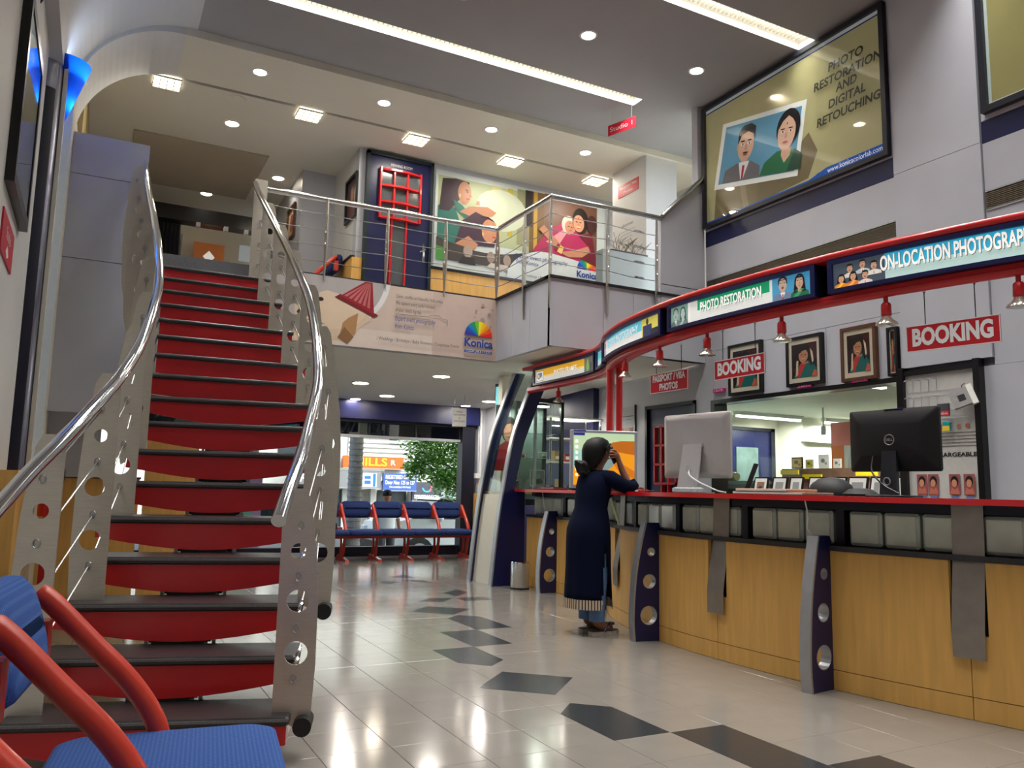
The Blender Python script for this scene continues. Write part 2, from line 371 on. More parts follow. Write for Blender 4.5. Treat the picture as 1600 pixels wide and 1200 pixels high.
for y0, y1 in ((4.42, 6.84), (-1.0, 3.63)):
    g = obj('grille', MB().box(XW+.015, XW+.03, y0, y1, 3.285, 3.42), M['black_matt'], wr)
    mb = MB()
    for k in range(9): mb.box(XW-.004, XW+.012, y0, y1, 3.289+k*.0145, 3.296+k*.0145)
    obj('louvre', mb, mat('bronze_louvre', (120, 108, 92), .4, .4, noise=.05), g)
    obj('grille_frame', MB().box(XW-.008, XW+.02, y0, y1, 3.27, 3.284).box(XW-.008, XW+.02, y0, y1, 3.421, 3.436), M['alu'], g)
# lower right wall: below and around the opening to the back office
lo = MB(); lo.box(XW, XW+.14, -2.2, 4.42, 0, 2.07); lo.box(XW, XW+.14, 4.42, 6.74, 0, .93); lo.box(XW, XW+.14, 6.74, 7.03, 0, 2.62); lo.box(XW, XW+.14, 7.96, 8.14, 0, 2.5); lo.box(XW, XW+.14, 7.03, 7.96, 2.1, 2.5); lo.box(XW, XW+.14, 8.14, 9.0, 0, 2.5)
struct('wall_right_lower', lo, M['wall'])
wf = MB(); wf.box(XW-.03, XW+.15, 4.40, 6.76, 2.025, 2.068); wf.box(XW-.03, XW+.15, 6.70, 6.76, .93, 2.025); wf.box(XW-.03, XW+.15, 4.40, 4.46, .93, 2.025); wf.box(XW-.05, XW+.2, 4.40, 6.76, .90, .94)
w2 = struct('window_2', wf, M['black'])
obj('pane', MB().box(XW+.07, XW+.075, 4.46, 6.70, .94, 2.025), M['win_glass'], w2)
# navy door in the lower right wall, red lattice like the one upstairs
d1 = struct('door_1', MB().box(XW+.02, XW+.06, 7.06, 7.93, 0, 2.06), M['navy'])
obj('door_frame', MB().box(XW-.02, XW+.1, 7.03, 7.07, 0, 2.1).box(XW-.02, XW+.1, 7.92, 7.96, 0, 2.1).box(XW-.02, XW+.1, 7.03, 7.96, 2.06, 2.1), M['black'], d1)
lat = MB()
for k in range(4): lat.box(XW-.03, XW+.02, 7.36+k*.13, 7.385+k*.13, 1.15, 1.85); lat.box(XW-.03, XW+.02, 7.36, 7.775, 1.15+k*.225, 1.175+k*.225)
lat.box(XW-.03, XW+.02, 7.5, 7.52, .2, 1.15); lat.box(XW-.03, XW+.02, 7.62, 7.64, .2, 1.15)
obj('lattice', lat, M['red'], d1); obj('pane', MB().box(XW+.005, XW+.019, 7.37, 7.77, 1.16, 1.84), mat('grey_door_glass', (84, 92, 96), .15, noise=.1), d1)

# ---- mezzanine slab with cladding, jog in front of the right wall
mz = struct('mezzanine_slab', MB().box(.44, 8.2, 8.16, 14.2, 2.62, 3.195).box(-.9, .44, 8.3, 14.2, 2.62, 3.195).box(4.03, 6.0, 6.92, 8.2, 2.62, 3.195), M['wall'])
for a, b in ((1.24, 4.0),): obj('fascia_panel', MB().box(a, b, 8.1, 8.16, 2.5, 3.2), M['wall'], mz)
for a, b in ((6.88, 7.3), (7.304, 7.7), (7.704, 8.1)): obj('fascia_panel', MB().box(3.98, 4.03, a, b, 2.5, 3.2), M['wall'], mz)
for a, b in ((3.98, 4.62), (4.624, 5.0), (5.004, 5.999)): obj('fascia_panel', MB().box(a, b, 6.87, 6.92, 2.5, 3.2), M['wall'], mz)
obj('edge_trim', MB().box(3.955, 4.05, 6.85, 8.1, 3.2, 3.225).box(3.955, 5.99, 6.845, 6.95, 3.2, 3.225), M['black_matt'], mz)
obj('edge_trim', MB().box(1.24, 3.99, 8.09, 8.2, 3.205, 3.222), M['black_matt'], mz)
# sloping soffit below the mezzanine
sl = MB(); sl.add([(-.9,8.21,2.5),(4.04,8.21,2.5),(4.04,6.925,2.5),(5.98,6.925,2.5),(5.98,12.0,2.33),(-.9,12.0,2.33),(-.9,8.21,2.62),(4.04,8.21,2.62),(4.04,6.925,2.62),(5.98,6.925,2.62),(5.98,12.0,2.62),(-.9,12.0,2.62)],
      [(0,1,4,5),(1,2,3,4),(6,11,10,7),(7,10,9,8),(0,6,7,1),(1,7,8,2),(2,8,9,3),(3,9,10,4),(4,10,11,5),(5,11,6,0)])
struct('ceiling_lower', sl, mat('white_soffit_paint', (232, 230, 220), .6, noise=.02, nscale=2))
# stair-side wall at the right end of the balcony, with a slanting rail up to the next floor
sw = struct('wall_stair_side', MB().add([(5.37,6.862,2.5),(5.985,6.862,2.5),(5.985,6.862,4.62),(5.37,6.862,4.06),(5.37,6.96,2.5),(5.985,6.96,2.5),(5.985,6.96,4.62),(5.37,6.96,4.06)],
      [(0,1,2,3),(7,6,5,4),(0,4,5,1),(1,5,6,2),(2,6,7,3),(3,7,4,0)]), M['wall'])
obj('joint_line', MB().box(5.37, 5.985, 6.859, 6.8625, 3.32, 3.326), M['black_matt'], sw)
obj('slanting_rail', MB().tube([(5.36, 6.83, 4.08), (5.96, 6.83, 4.64)], .03, 12).tube([(5.5, 6.83, 4.2), (5.5, 6.9, 4.18)], .012, 8).tube([(5.85, 6.83, 4.53), (5.85, 6.9, 4.5)], .012, 8), M['rail'], sw, smooth=True)
struct('wall_corner_strip', MB().box(5.9, 6.06, 6.865, 6.96, 4.5, 5.5), M['wall'])
# mezzanine walls
wb = struct('wall_mezzanine_back', MB().box(2.77, 7.3, 9.76, 9.9, 3.2, 5.42), M['wall'])
obj('dado', MB().box(3.79, 7.3, 9.72, 9.76, 3.2, 3.94), M['wood'], wb); obj('dado_cap', MB().box(3.79, 7.3, 9.70, 9.76, 3.94, 3.975), M['black'], wb)
wt = struct('wall_mezzanine_return', MB().box(2.77, 2.9, 9.9, 10.9, 3.2, 5.42), M['wall_white']); obj('dado', MB().box(2.72, 2.77, 9.78, 10.9, 3.2, 3.94), M['wood'], wt); obj('dado_cap', MB().box(2.71, 2.77, 9.77, 10.9, 3.94, 3.975), M['black'], wt)
obj('dado', MB().box(2.72, 2.85, 9.72, 9.78, 3.2, 3.94), M['wood'], wt)
struct('wall_mezzanine_step', MB().box(2.3, 2.8, 10.9, 11.0, 3.2, 5.42).box(2.3, 2.42, 11.0, 13.0, 3.2, 5.42), M['wall'])
struct('wall_mezzanine_far', MB().box(-.9, 2.6, 13.6, 13.75, 3.2, 5.42), M['cream'])
struct('wall_mezzanine_side', MB().box(-.9, -.35, 9.0, 13.6, 3.2, 5.42), mat('ochre_side_wall', (168, 148, 104), .6, noise=.05))
struct('beam_mezzanine', MB().box(.2, 2.3, 12.7, 12.95, 4.98, 5.2), M['black'])
struct('wall_mezzanine_right', MB().box(6.1, 6.25, 8.16, 8.86, 3.2, 5.42).box(6.1, 6.6, 8.1, 8.16, 3.2, 5.5), M['wall_white'])
struct('wall_mezzanine_end', MB().box(7.3, 7.4, 6.86, 9.9, 3.2, 5.5), M['wall_white'])
struct('wall_planter', MB().box(5.3, 6.1, 7.9, 8.05, 3.2, 3.98), mat('grey_green_planter_wall', (120, 130, 130), .5, noise=.03))
# upstairs door with lattice
d2 = struct('door_2', MB().box(2.9, 3.74, 9.72, 9.76, 3.2, 5.34), M['navy'])
obj('door_frame', MB().box(2.855, 2.9, 9.69, 9.77, 3.2, 5.385).box(3.74, 3.78, 9.69, 9.77, 3.2, 5.385).box(2.855, 3.78, 9.69, 9.77, 5.34, 5.385), mat('dark_green_frame', (20, 38, 44), .35, noise=.05), d2)
def curved_bar(mb, x0, x1, z, bulge):
    n = 8
    for i in range(n):
        u0, u1 = i/n, (i+1)/n; a, b = x0+(x1-x0)*u0, x0+(x1-x0)*u1
        d0, d1_ = bulge*math.sin(math.pi*u0), bulge*math.sin(math.pi*u1)
        mb.add([(a,9.72,z),(b,9.72,z),(b,9.68-d1_,z),(a,9.68-d0,z),(a,9.72,z+.025),(b,9.72,z+.025),(b,9.68-d1_,z+.025),(a,9.68-d0,z+.025)], [(0,3,2,1),(4,5,6,7),(2,3,7,6)])
lat = MB()
for k in range(4): lat.box(3.03+k*.183, 3.052+k*.183, 9.655, 9.72, 4.5, 5.18)
for k in range(4): curved_bar(lat, 3.03, 3.6, 4.5+k*.215, .05)
lat.box(3.2, 3.222, 9.67, 9.72, 3.3, 4.5); lat.box(3.4, 3.422, 9.67, 9.72, 3.3, 4.5); lat.box(3.3, 3.315, 9.67, 9.72, 3.3, 3.62)
for k in range(3): lat.box(3.2, 3.42, 9.67, 9.72, 3.42+k*.09, 3.44+k*.09)
lat.box(3.2, 3.42, 9.68, 9.72, 3.24, 3.42)
obj('lattice', lat, M['red'], d2)
obj('pane', MB().box(3.05, 3.58, 9.705, 9.719, 4.52, 5.16).box(3.22, 3.4, 9.705, 9.719, 3.62, 4.5), mat('grey_door_glass', (84, 92, 96), .15, noise=.1), d2)
obj('handle', MB().cbox(3.66, 3.695, 9.70, 9.72, 4.0, 4.26, .008).tube([(3.678, 9.70, 4.17), (3.678, 9.66, 4.17), (3.6, 9.655, 4.12)], .011, 8), M['chrome'], d2)
text('door_sign', 'VIEWING ROOM', .055, FACE_CAM(3.33, 9.719, 5.25), pm((225, 225, 225)), d2, fit=.3)

# ---- street window wall
wn = MB()
wn.box(-.9, 5.26, 11.84, 11.98, 0, .16); wn.box(-.9, 5.5, 11.8, 11.98, 2.02, 2.4); wn.box(5.24, 5.46, 11.78, 11.98, 0, 2.4); wn.box(-.9, -.8, 11.84, 11.98, 0, 2.4)
w1 = struct('window_1', wn, M['navy_dark'])
obj('transom_glass', MB().box(-.8, 5.24, 11.9, 11.91, 1.83, 2.02), M['dark_glass'], w1)
obj('transom_bar', MB().box(-.8, 5.24, 11.86, 11.94, 1.79, 1.83), M['alu'], w1)
for k in range(9):
    if k: obj('transom_mullion', MB().box(-.8+k*.755-.015, -.8+k*.755+.015, 11.885, 11.925, 1.83, 2.02), M['black_matt'], w1)
for a, b in ((-.8, 1.0), (1.03, 3.05), (3.06, 5.24)): obj('pane', MB().box(a, b, 11.9, 11.906, .16, 1.79), M['win_glass'], w1)
obj('sill_strip', MB().box(-.9, 5.3, 11.74, 11.84, 0, .02), M['alu'], w1)
obj('navy_header', MB().box(-.9, 5.5, 11.7, 11.82, 2.06, 2.36), M['navy'], w1)
we = struct('wall_window_end', MB().box(5.5, 6.1, 11.75, 12.0, 0, 2.4).box(5.62, 5.9, 11.3, 11.75, 0, 2.4), M['wall'])
obj('dado', MB().box(5.44, 5.62, 11.45, 11.75, 0, .98), M['wood'], we)
obj('conduit', MB().box(5.52, 5.55, 11.72, 11.75, 1.0, 2.3).box(5.44, 5.54, 11.69, 11.75, 1.22, 1.3), M['white'], we)
struct('wall_booth_back', MB().box(5.9, 6.1, 9.0, 11.8, 0, 2.5), M['navy'])
struct('wall_left_rear', MB().box(-1.0, -.9, 9.0, 12.0, 0, 2.6), M['wall_white'])

struct('wall_booth_partition', MB().box(4.46, 4.66, 8.86, 8.96, 0, 2.46), M['cream'])
# ================================================================== STAIRCASE
def lerp_tab(tab, x):
    if x <= tab[0][0]: return tab[0][1]
    for (a, va), (b, vb) in zip(tab, tab[1:]):
        if x <= b:
            t = (x-a)/(b-a)
            return tuple(p+(q-p)*t for p, q in zip(va, vb)) if isinstance(va, tuple) else va+(vb-va)*t
    return tab[-1][1]
def spline(P, n=8):
    P = [Vector(p) for p in P]; P = [2*P[0]-P[1]]+P+[2*P[-1]-P[-2]]; o = []
    for i in range(1, len(P)-2):
        a, b, c, d = P[i-1:i+3]
        for k in range(n):
            t = k/n; o.append(.5*((2*b)+(-a+c)*t+(2*a-5*b+4*c-d)*t*t+(-a+3*b-3*c+d)*t**3))
    o.append(P[-2]); return o
RISE = .178
LE = [(1, (-.25,3.57)), (3, (-.11,4.05)), (5, (.03,4.54)), (7, (.155,4.98)), (9, (.265,5.52)), (11, (.335,6.05)), (13, (.37,6.62)), (15, (.40,7.2)), (17, (.43,7.8)), (18, (.44,8.1))]
TH = [(1, -18.), (3, -17.), (5, -16.), (7, -13.), (9, -8.), (11, -1.), (13, 0.), (18, 0.)]
WD = [(1, 1.05), (11, 1.05), (18, .97)]
stair = thing('staircase', 'curved open staircase with red tread fascias, dark granite treads and perforated steel side plates', 'staircase', (.4, 4.0, 0))
def tread_frame(k):
    L = lerp_tab(LE, k); a = math.radians(lerp_tab(TH, k)); return Vector((L[0], L[1], k*RISE)), Vector((math.cos(a), math.sin(a), 0)), Vector((-math.sin(a), math.cos(a), 0)), lerp_tab(WD, k)
for k in range(1, 18):
    O, D, N, W = tread_frame(k); T = frame(O, D, (0,0,1)); T = Matrix(((D.x,N.x,0,O.x),(D.y,N.y,0,O.y),(0,0,1,O.z),(0,0,0,1)))
    t = obj('tread', MB().cbox(0, W, 0, .30, -.035, 0, .008, T), M['granite'], stair)
    n = 12; prof = [(.01+(W-.02)*i/n, -(.105 if k < 10 else .14)-(.06 if k < 10 else .025)*math.sin(math.pi*i/n)**1.1) for i in range(n+1)]
    poly = [(.01, -.035)]+prof+[(W-.01, -.035)]
    fas = obj('fascia', MB().plate(poly, [], lambda u, v, q: T @ Vector((u, q, v)), .012, .03), M['red_dark'] if k not in (4, 5, 1, 2, 3) else M['red'], t)
    mb = MB()
    for (a, za), (b, zb) in zip(prof, prof[1:]):
        mb.add([(a,.03,za),(b,.03,zb),(b,.28,zb+.02),(a,.28,za+.02),(a,.03,za+.008),(b,.03,zb+.008),(b,.28,zb+.028),(a,.28,za+.028)], [(0,3,2,1),(4,5,6,7),(0,1,5,4),(2,3,7,6)], T)
    obj('soffit', mb, M['pale'], t)
    obj('edge_strip', MB().box(.0, W, -.003, .0, -.016, -.006, T), mat('granite_nosing', (112, 110, 110), .35, noise=.2, nscale=120), t)
# landing edge
obj('landing_edge', MB().box(.44, 1.32, 8.05, 8.2, 3.03, 3.2), mat('grey_stone_riser', (112, 112, 114), .4, noise=.12, nscale=40), stair)
# central spine: stepped black steel
mb = MB()
for k in range(1, 18):
    O, D, N, W = tread_frame(k); T = Matrix(((D.x,N.x,0,O.x),(D.y,N.y,0,O.y),(0,0,1,O.z),(0,0,0,1))); c = W*.5
    mb.box(c-.13, c+.13, .06, .27, -.175, -.036, T)
    if k > 1: mb.box(c-.11, c+.11, .02, .12, -.30, -.15, T)
    else: mb.box(c-.11, c+.11, .06, .27, -.178, -.03, T)
obj('spine', mb, M['black_matt'], stair)
mb = MB()
for k in range(2, 18):
    O, D, N, W = tread_frame(k); T = Matrix(((D.x,N.x,0,O.x),(D.y,N.y,0,O.y),(0,0,1,O.z),(0,0,0,1))); c = W*.5
    for u in (c-.15, c+.135): obj('spine_bracket', MB().box(u, u+.015, .07, .09, -.22, -.036, T), M['alu'], stair)
RAILR = [(.655,3.19,.925),(.719,3.348,1.031),(.815,3.577,1.183),(.913,3.848,1.361),(1.028,4.205,1.593),(1.087,4.478,1.772),(1.154,4.879,2.032),(1.204,5.355,2.34),(1.224,6.053,2.787),(1.221,6.773,3.247),(1.213,7.568,3.756),(1.222,7.95,4.0)]
RAILL = [(-.34,3.08,.85),(-.265,3.267,.973),(-.192,3.452,1.097),(-.104,3.648,1.228),(-.002,3.894,1.39),(.093,4.151,1.559),(.176,4.473,1.769),(.243,4.896,2.043),(.278,5.256,2.277),(.287,5.785,2.618),(.27,6.429,3.031),(.243,7.051,3.43),(.232,7.65,3.81),(.235,8.08,4.04)]
for P in (RAILR, RAILL): obj('handrail', MB().tube(spline(P, 6), .029, 16), M['chrome'], stair, smooth=True)
tabR = [(p[1], (p[0], p[2])) for p in RAILR]; tabL = [(p[1], (p[0], p[2])) for p in RAILL]
cables = {('R', i): [] for i in range(4)}; cables.update({('L', i): [] for i in range(4)})
def C(cx, cy, r, n=14): return [(cx+r*math.cos(2*math.pi*i/n), cy+r*math.sin(2*math.pi*i/n)) for i in range(n)][::-1]
for k in range(1, 18, 2):
    O, D, N, W = tread_frame(k)
    for side in 'RL':
        e = O+D*W if side == 'R' else O
        y = e.y+.10 if side == 'R' else e.y+.07
        rx, rz = lerp_tab(tabR if side == 'R' else tabL, y)
        h = max(.72, rz-O.z+.0); sg = 1 if side == 'R' else -1
        base = Vector((rx-.015*sg, y, O.z)); out = D*sg
        outer = [(0,-.005),(.13,-.09),(.15,.0),(.158,.18),(.156,.38*h/.8),(.142,.58*h/.8),(.11,.78*h/.8),(.085,h+.02),(.0,h+.02)]
        holes = [C(.08, .21*h/.8, .046, 18), C(.078, .40*h/.8, .044, 18), C(.07, .585*h/.8, .03, 16)]
        fn = lambda u, v, q: base+out*u+N*q+Vector((0,0,v))
        p = obj('side_plate', MB().plate(outer, holes, fn, -.004, .004), M['steel'], stair)
        for i, v in enumerate((.12, .30, .49, .68)):
            c = fn(.075, v*h/.8, 0); cables[(side, i)].append(c)
        for i, v in enumerate((.12, .30, .49, .68)):
            pts = [fn(.075+.012*math.cos(a), v*h/.8+.018*math.sin(a), -.008) for a in [2*math.pi*j/10 for j in range(11)]]
            obj('cable_ring', MB().tube(pts, .003, 5), M['alu'], p)
        if side == 'R' or k == 1:
            ct = fn(.122, -.045, 0); obj('end_cap', MB().tube([ct-N*.06, ct+N*.08], .036, 16), M['rubber'], p, smooth=True)
for key, pts in cables.items():
    obj('cable', MB().tube(pts, .004, 6), M['wire'], stair, smooth=True)
    a, b = pts[0], pts[1]; d = (b-a).normalized()
    obj('turnbuckle', MB().tube([a+d*.05, a+d*.07, a+d*.15, a+d*.17], [.005, .01, .01, .005], 8), M['chrome'], stair, smooth=True)

# ================================================================== BALCONY RAILING
br = thing('balcony_railing', 'steel balcony railing with cables and perforated posts along the mezzanine edge', 'railing', (3.0, 8.1, 3.2))
obj('handrail', MB().tube([(1.32,8.1,4.02),(3.97,8.1,4.045),(3.965,6.86,4.045),(5.37,6.86,4.06)], .03, 14), M['rail'], br, smooth=True)
def post_x(x, y, z0, z1, along, ins=.0):
    # thin plate with holes, wide across 'along' (unit vector), waisted like the stair plates
    a = Vector(along); n = Vector((-a.y, a.x, 0)); h = z1-z0; b = Vector((x, y, z0))
    outer = [(-.012,0),(.012,0),(.05,.32),(.055,h*.55),(.045,h*.8),(.025,h),(-.025,h),(-.045,h*.8),(-.055,h*.55),(-.05,.32)]
    fn = lambda u, v, q: b+a*u+n*q+Vector((0,0,v))
    return obj('post', MB().plate(outer, [C(0, h*f, r) for f, r in ((.48, .03), (.62, .03), (.76, .024))], fn, -.005, .005), M['steel'], br)
for x in (1.98, 2.64, 3.32, 3.97): post_x(x, 8.085, 3.16, 4.02, (0,1,0))
obj('post', MB().box(1.24, 1.36, 8.07, 8.12, 3.03, 4.1), M['steel'], br)
post_x(3.965, 7.42, 2.86, 4.02, (.75,.66,0))
post_x(3.965, 6.86, 2.88, 4.02, (.7,.7,0)).scale = (1,1,1)
post_x(4.66, 6.85, 2.88, 4.03, (.8,.6,0)); post_x(5.3, 6.85, 2.9, 4.03, (.8,.6,0))
for z in (3.36, 3.53, 3.70, 3.87):
    def sag(a, b, n=6, s=.012): return [Vector(a).lerp(Vector(b), i/n)-Vector((0,0,s*math.sin(math.pi*i/n))) for i in range(n+1)]
    pts = sag((1.32,8.09,z),(1.98,8.09,z))+sag((1.98,8.09,z),(2.64,8.09,z))[1:]+sag((2.64,8.09,z),(3.32,8.09,z))[1:]+sag((3.32,8.09,z),(3.97,8.09,z))[1:]+sag((3.97,8.09,z),(3.965,7.42,z))[1:]+sag((3.965,7.42,z),(3.965,6.86,z))[1:]+sag((3.965,6.86,z),(4.66,6.85,z))[1:]+sag((4.66,6.85,z),(5.3,6.85,z-.02))[1:]
    obj('cable', MB().tube(pts, .0045, 6), M['wire'], br, smooth=True)
    obj('turnbuckle', MB().tube([(5.0,6.85,z-.01),(5.03,6.85,z-.012),(5.1,6.85,z-.014),(5.13,6.85,z-.015)], [.006,.012,.012,.006], 8), M['chrome'], br, smooth=True)

# ================================================================== LIGHTS
lamp_m = mat('lamp_diffuser', (255, 250, 240), .5, emit=9.0); strip_m = mat('strip_lamp_tube', (255, 252, 244), .5, emit=2.6)
refl_m = mat('white_reflector', (225, 222, 212), .5, noise=.02)
def strip_light(x0, x1, y0, y1, label, power):
    t = thing('strip_light', label, 'ceiling light', ((x0+x1)/2, (y0+y1)/2, 5.5), 'recessed louvred strip lights')
    obj('housing', MB().box(x0, x1, y0, y0+.006, 5.5, 5.7).box(x0, x1, y1-.006, y1, 5.5, 5.7).box(x0, x1, y0, y1, 5.69, 5.7).box(x0, x0+.006, y0, y1, 5.5, 5.7).box(x1-.006, x1, y0, y1, 5.5, 5.7), refl_m, t)
    mb = MB(); n = int((x1-x0)/.05); yc = (y0+y1)/2
    for i in range(1, n): x = x0+(x1-x0)*i/n; mb.box(x-.004, x+.004, y0+.008, y1-.008, 5.585, 5.62)
    obj('louvre', mb, mat('louvre_metal', (200, 196, 184), .3, .5, noise=.02), t, kind='stuff')
    obj('tube_lamp', MB().box(x0+.02, x1-.02, y0+.012, y1-.012, 5.64, 5.66), strip_m, t)
    area('strip_lamp', ((x0+x1)/2, (y0+y1)/2, 5.578), x1-x0-.05, (y1-y0)*.8, power, (1, .98, .95), parent=t, spread=104)
    return t
PW = .6
for (x0, x1, y0, y1), l in zip(((.9, 5.25, 7.03, 7.21), (1.3, 5.985, 5.21, 5.43), (1.3, 5.985, 3.42, 3.62), (1.3, 5.985, 1.62, 1.82), (1.3, 5.985, -.18, .02)),
        ('long louvred strip light above the balcony front', 'louvred strip light that ends at the big lit poster', 'third louvred strip light from the balcony, above the counter', 'added fourth strip light, out of view towards the camera', 'added fifth strip light, out of view above the camera')):
    strip_light(x0, x1, y0, y1, l, 110*PW)  # last two strips are added out of view to light camera-facing surfaces
def downlight(x, y, z, label, group, power=7, r=.065, ang=120, col=(1,.97,.92)):
    t = thing('downlight', label, 'ceiling light', (x, y, z), group)
    obj('lens', MB().lathe([(0, -.004), (r, -.004)], (x, y, z), 20), lamp_m, t)
    obj('trim_ring', MB().lathe([(r, -.002), (r+.004, -.008), (r+.022, -.006), (r+.024, 0)], (x, y, z), 20), M['white'], t, smooth=True)
    if power: spot('downlight_lamp', (x, y, z-.03), power, ang, col, t)
for i, (x, y) in enumerate(((4.0, 6.24), (5.36, 6.24), (2.65, 6.24), (1.3, 6.24))):
    downlight(x, y, 5.5, ['round downlight over the balcony corner in the grey ceiling', 'round downlight in the grey ceiling beside the big poster', 'round downlight in the grey ceiling, third from the poster', 'round downlight in the grey ceiling nearest the curved cove'][i], 'downlights in the grey ceiling', 13)
for i, (x, y) in enumerate(((1.27, 8.44), (2.65, 8.44), (4.02, 8.44), (5.38, 8.44))):
    downlight(x, y, 5.42, '%s round downlight in the row along the balcony edge' % ['first', 'second', 'third', 'fourth'][i], 'downlights along the balcony edge', 6)
for (x, y), l in (((1.2, 9.89), 'bright round downlight above the stair landing'), ((2.06, 11.4), 'round downlight beside the grey pier upstairs'), ((1.23, 12.6), 'round downlight behind the darker ceiling panel')):
    downlight(x, y, 5.42, l, 'downlights in the upper lobby', 7, .075)
g_m = mat('warm_lamp_panel', (255, 244, 222), .5, emit=4.0)
for i, x in enumerate((.41, 1.96, 3.31, 4.65, 6.0)):
    y = 9.15; t = thing('grid_light', '%s square louvred light along the dark ceiling joint' % ['first', 'second', 'third', 'fourth', 'fifth'][i], 'ceiling light', (x, y, 5.42), 'square louvred ceiling lights')
    obj('lamp_panel', MB().box(x-.135, x+.135, y-.135, y+.135, 5.405, 5.419), g_m, t)
    mb = MB()
    for k in range(5): mb.box(x-.14+k*.07-.003, x-.14+k*.07+.003, y-.14, y+.14, 5.385, 5.404)
    for k in range(4): mb.box(x-.14, x+.14, y-.14+k*.0933-.003, y-.14+k*.0933+.003, 5.385, 5.404)
    obj('louvre', mb, mat('louvre_metal', (200, 196, 184), .3, .5, noise=.02), t, kind='stuff')
    area('grid_lamp', (x, y, 5.38), .25, .25, 20*PW, (1, .93, .8), parent=t)
for (x, y), l in (((3.8, 9.25), 'flat white downlight in the low soffit, the one nearest the counter canopy'), ((3.05, 10.2), 'flat white downlight in the low soffit beside the stair plates'), ((3.72, 11.1), 'flat white downlight in the low soffit, middle of the row before the window'), ((5.27, 10.9), 'flat white downlight in the low soffit beside the tall navy fins'), ((3.4, 11.6), 'small round downlight close to the street window header'), ((5.15, 11.5), 'small round downlight beside the hanging notice')):
    z = 2.5-(y-8.1)*.17/3.9 if y > 8.1 else 2.5
    t = thing('soffit_light', l, 'ceiling light', (x, y, z), 'flat downlights in the low soffit')
    r = .1 if y < 11.2 else .07
    obj('lens', MB().lathe([(0, -.014), (r, -.014)], (x, y, z), 20), lamp_m, t); obj('trim_ring', MB().lathe([(r, -.012), (r+.012, -.012), (r+.014, .01)], (x, y, z), 20), M['white'], t, smooth=True)
    area('soffit_lamp', (x, y, z-.02), .16, .16, (24 if y < 11 else 2.5)*PW, (1, .97, .93), parent=t)
sp = thing('ceiling_speaker', 'round grey speaker grille in the cream ceiling above the stair head', 'speaker', (1.15, 9.2, 5.42)); obj('grille', MB().lathe([(0,-.006),(.075,-.006),(.085,0)], (1.15, 9.2, 5.42), 20), mat('speaker_mesh', (120, 116, 106), .7, noise=.3, nscale=300), sp); obj('rim', MB().lathe([(.085,-.008),(.1,-.006),(.102,0)], (1.15, 9.2, 5.42), 20), M['cream'], sp)
# blue wall sconces
sc_m = bpy.data.materials.new('blue_sconce_glass'); sc_m.use_nodes = True; _t = sc_m.node_tree; _b = _t.nodes['Principled BSDF']; _b.inputs['Base Color'].default_value = lin((14, 74, 200)); _b.inputs['Roughness'].default_value = .35
_tr = _t.nodes.new('ShaderNodeBsdfTranslucent'); _tr.inputs[0].default_value = lin((16, 110, 245)); _mx = _t.nodes.new('ShaderNodeMixShader'); _mx.inputs[0].default_value = .6
_t.links.new(_b.outputs[0], _mx.inputs[1]); _t.links.new(_tr.outputs[0], _mx.inputs[2]); _t.links.new(_mx.outputs[0], _t.nodes['Material Output'].inputs[0])
def sconce(x, y, z, label):
    t = thing('wall_sconce', label, 'wall light', (x, y, z), 'blue fan-shaped wall sconces')
    prof = [(.035, -.27), (.06, -.2), (.2, .24)]
    obj('shade', MB().lathe(prof, (x, y, z), 14, arc=(-math.pi/2, math.pi/2)), sc_m, t, smooth=True)
    obj('back_plate', MB().box(x-.03, x-.005, y-.04, y+.04, z-.28, z+.2), M['alu'], t)
    obj('tip', MB().lathe([(.005, -.33), (.036, -.265)], (x, y, z), 12, arc=(-math.pi/2, math.pi/2)), M['navy'], t)
    obj('bulb', MB().ell((x+.045, y, z-.11), (.022, .022, .05)), mat('sconce_bulb', (220, 240, 255), .4, emit=30), t)
    area('sconce_lamp', (x+.06, y, z+.1), .1, .1, 3, (.5, .7, 1), (math.pi, 0, 0), t)
sconce(-.46, 7.42, 4.3, 'glowing blue fan-shaped sconce beside the curved arch')
sconce(-.5, 5.45, 4.3, 'blue fan-shaped sconce above the tall framed picture')

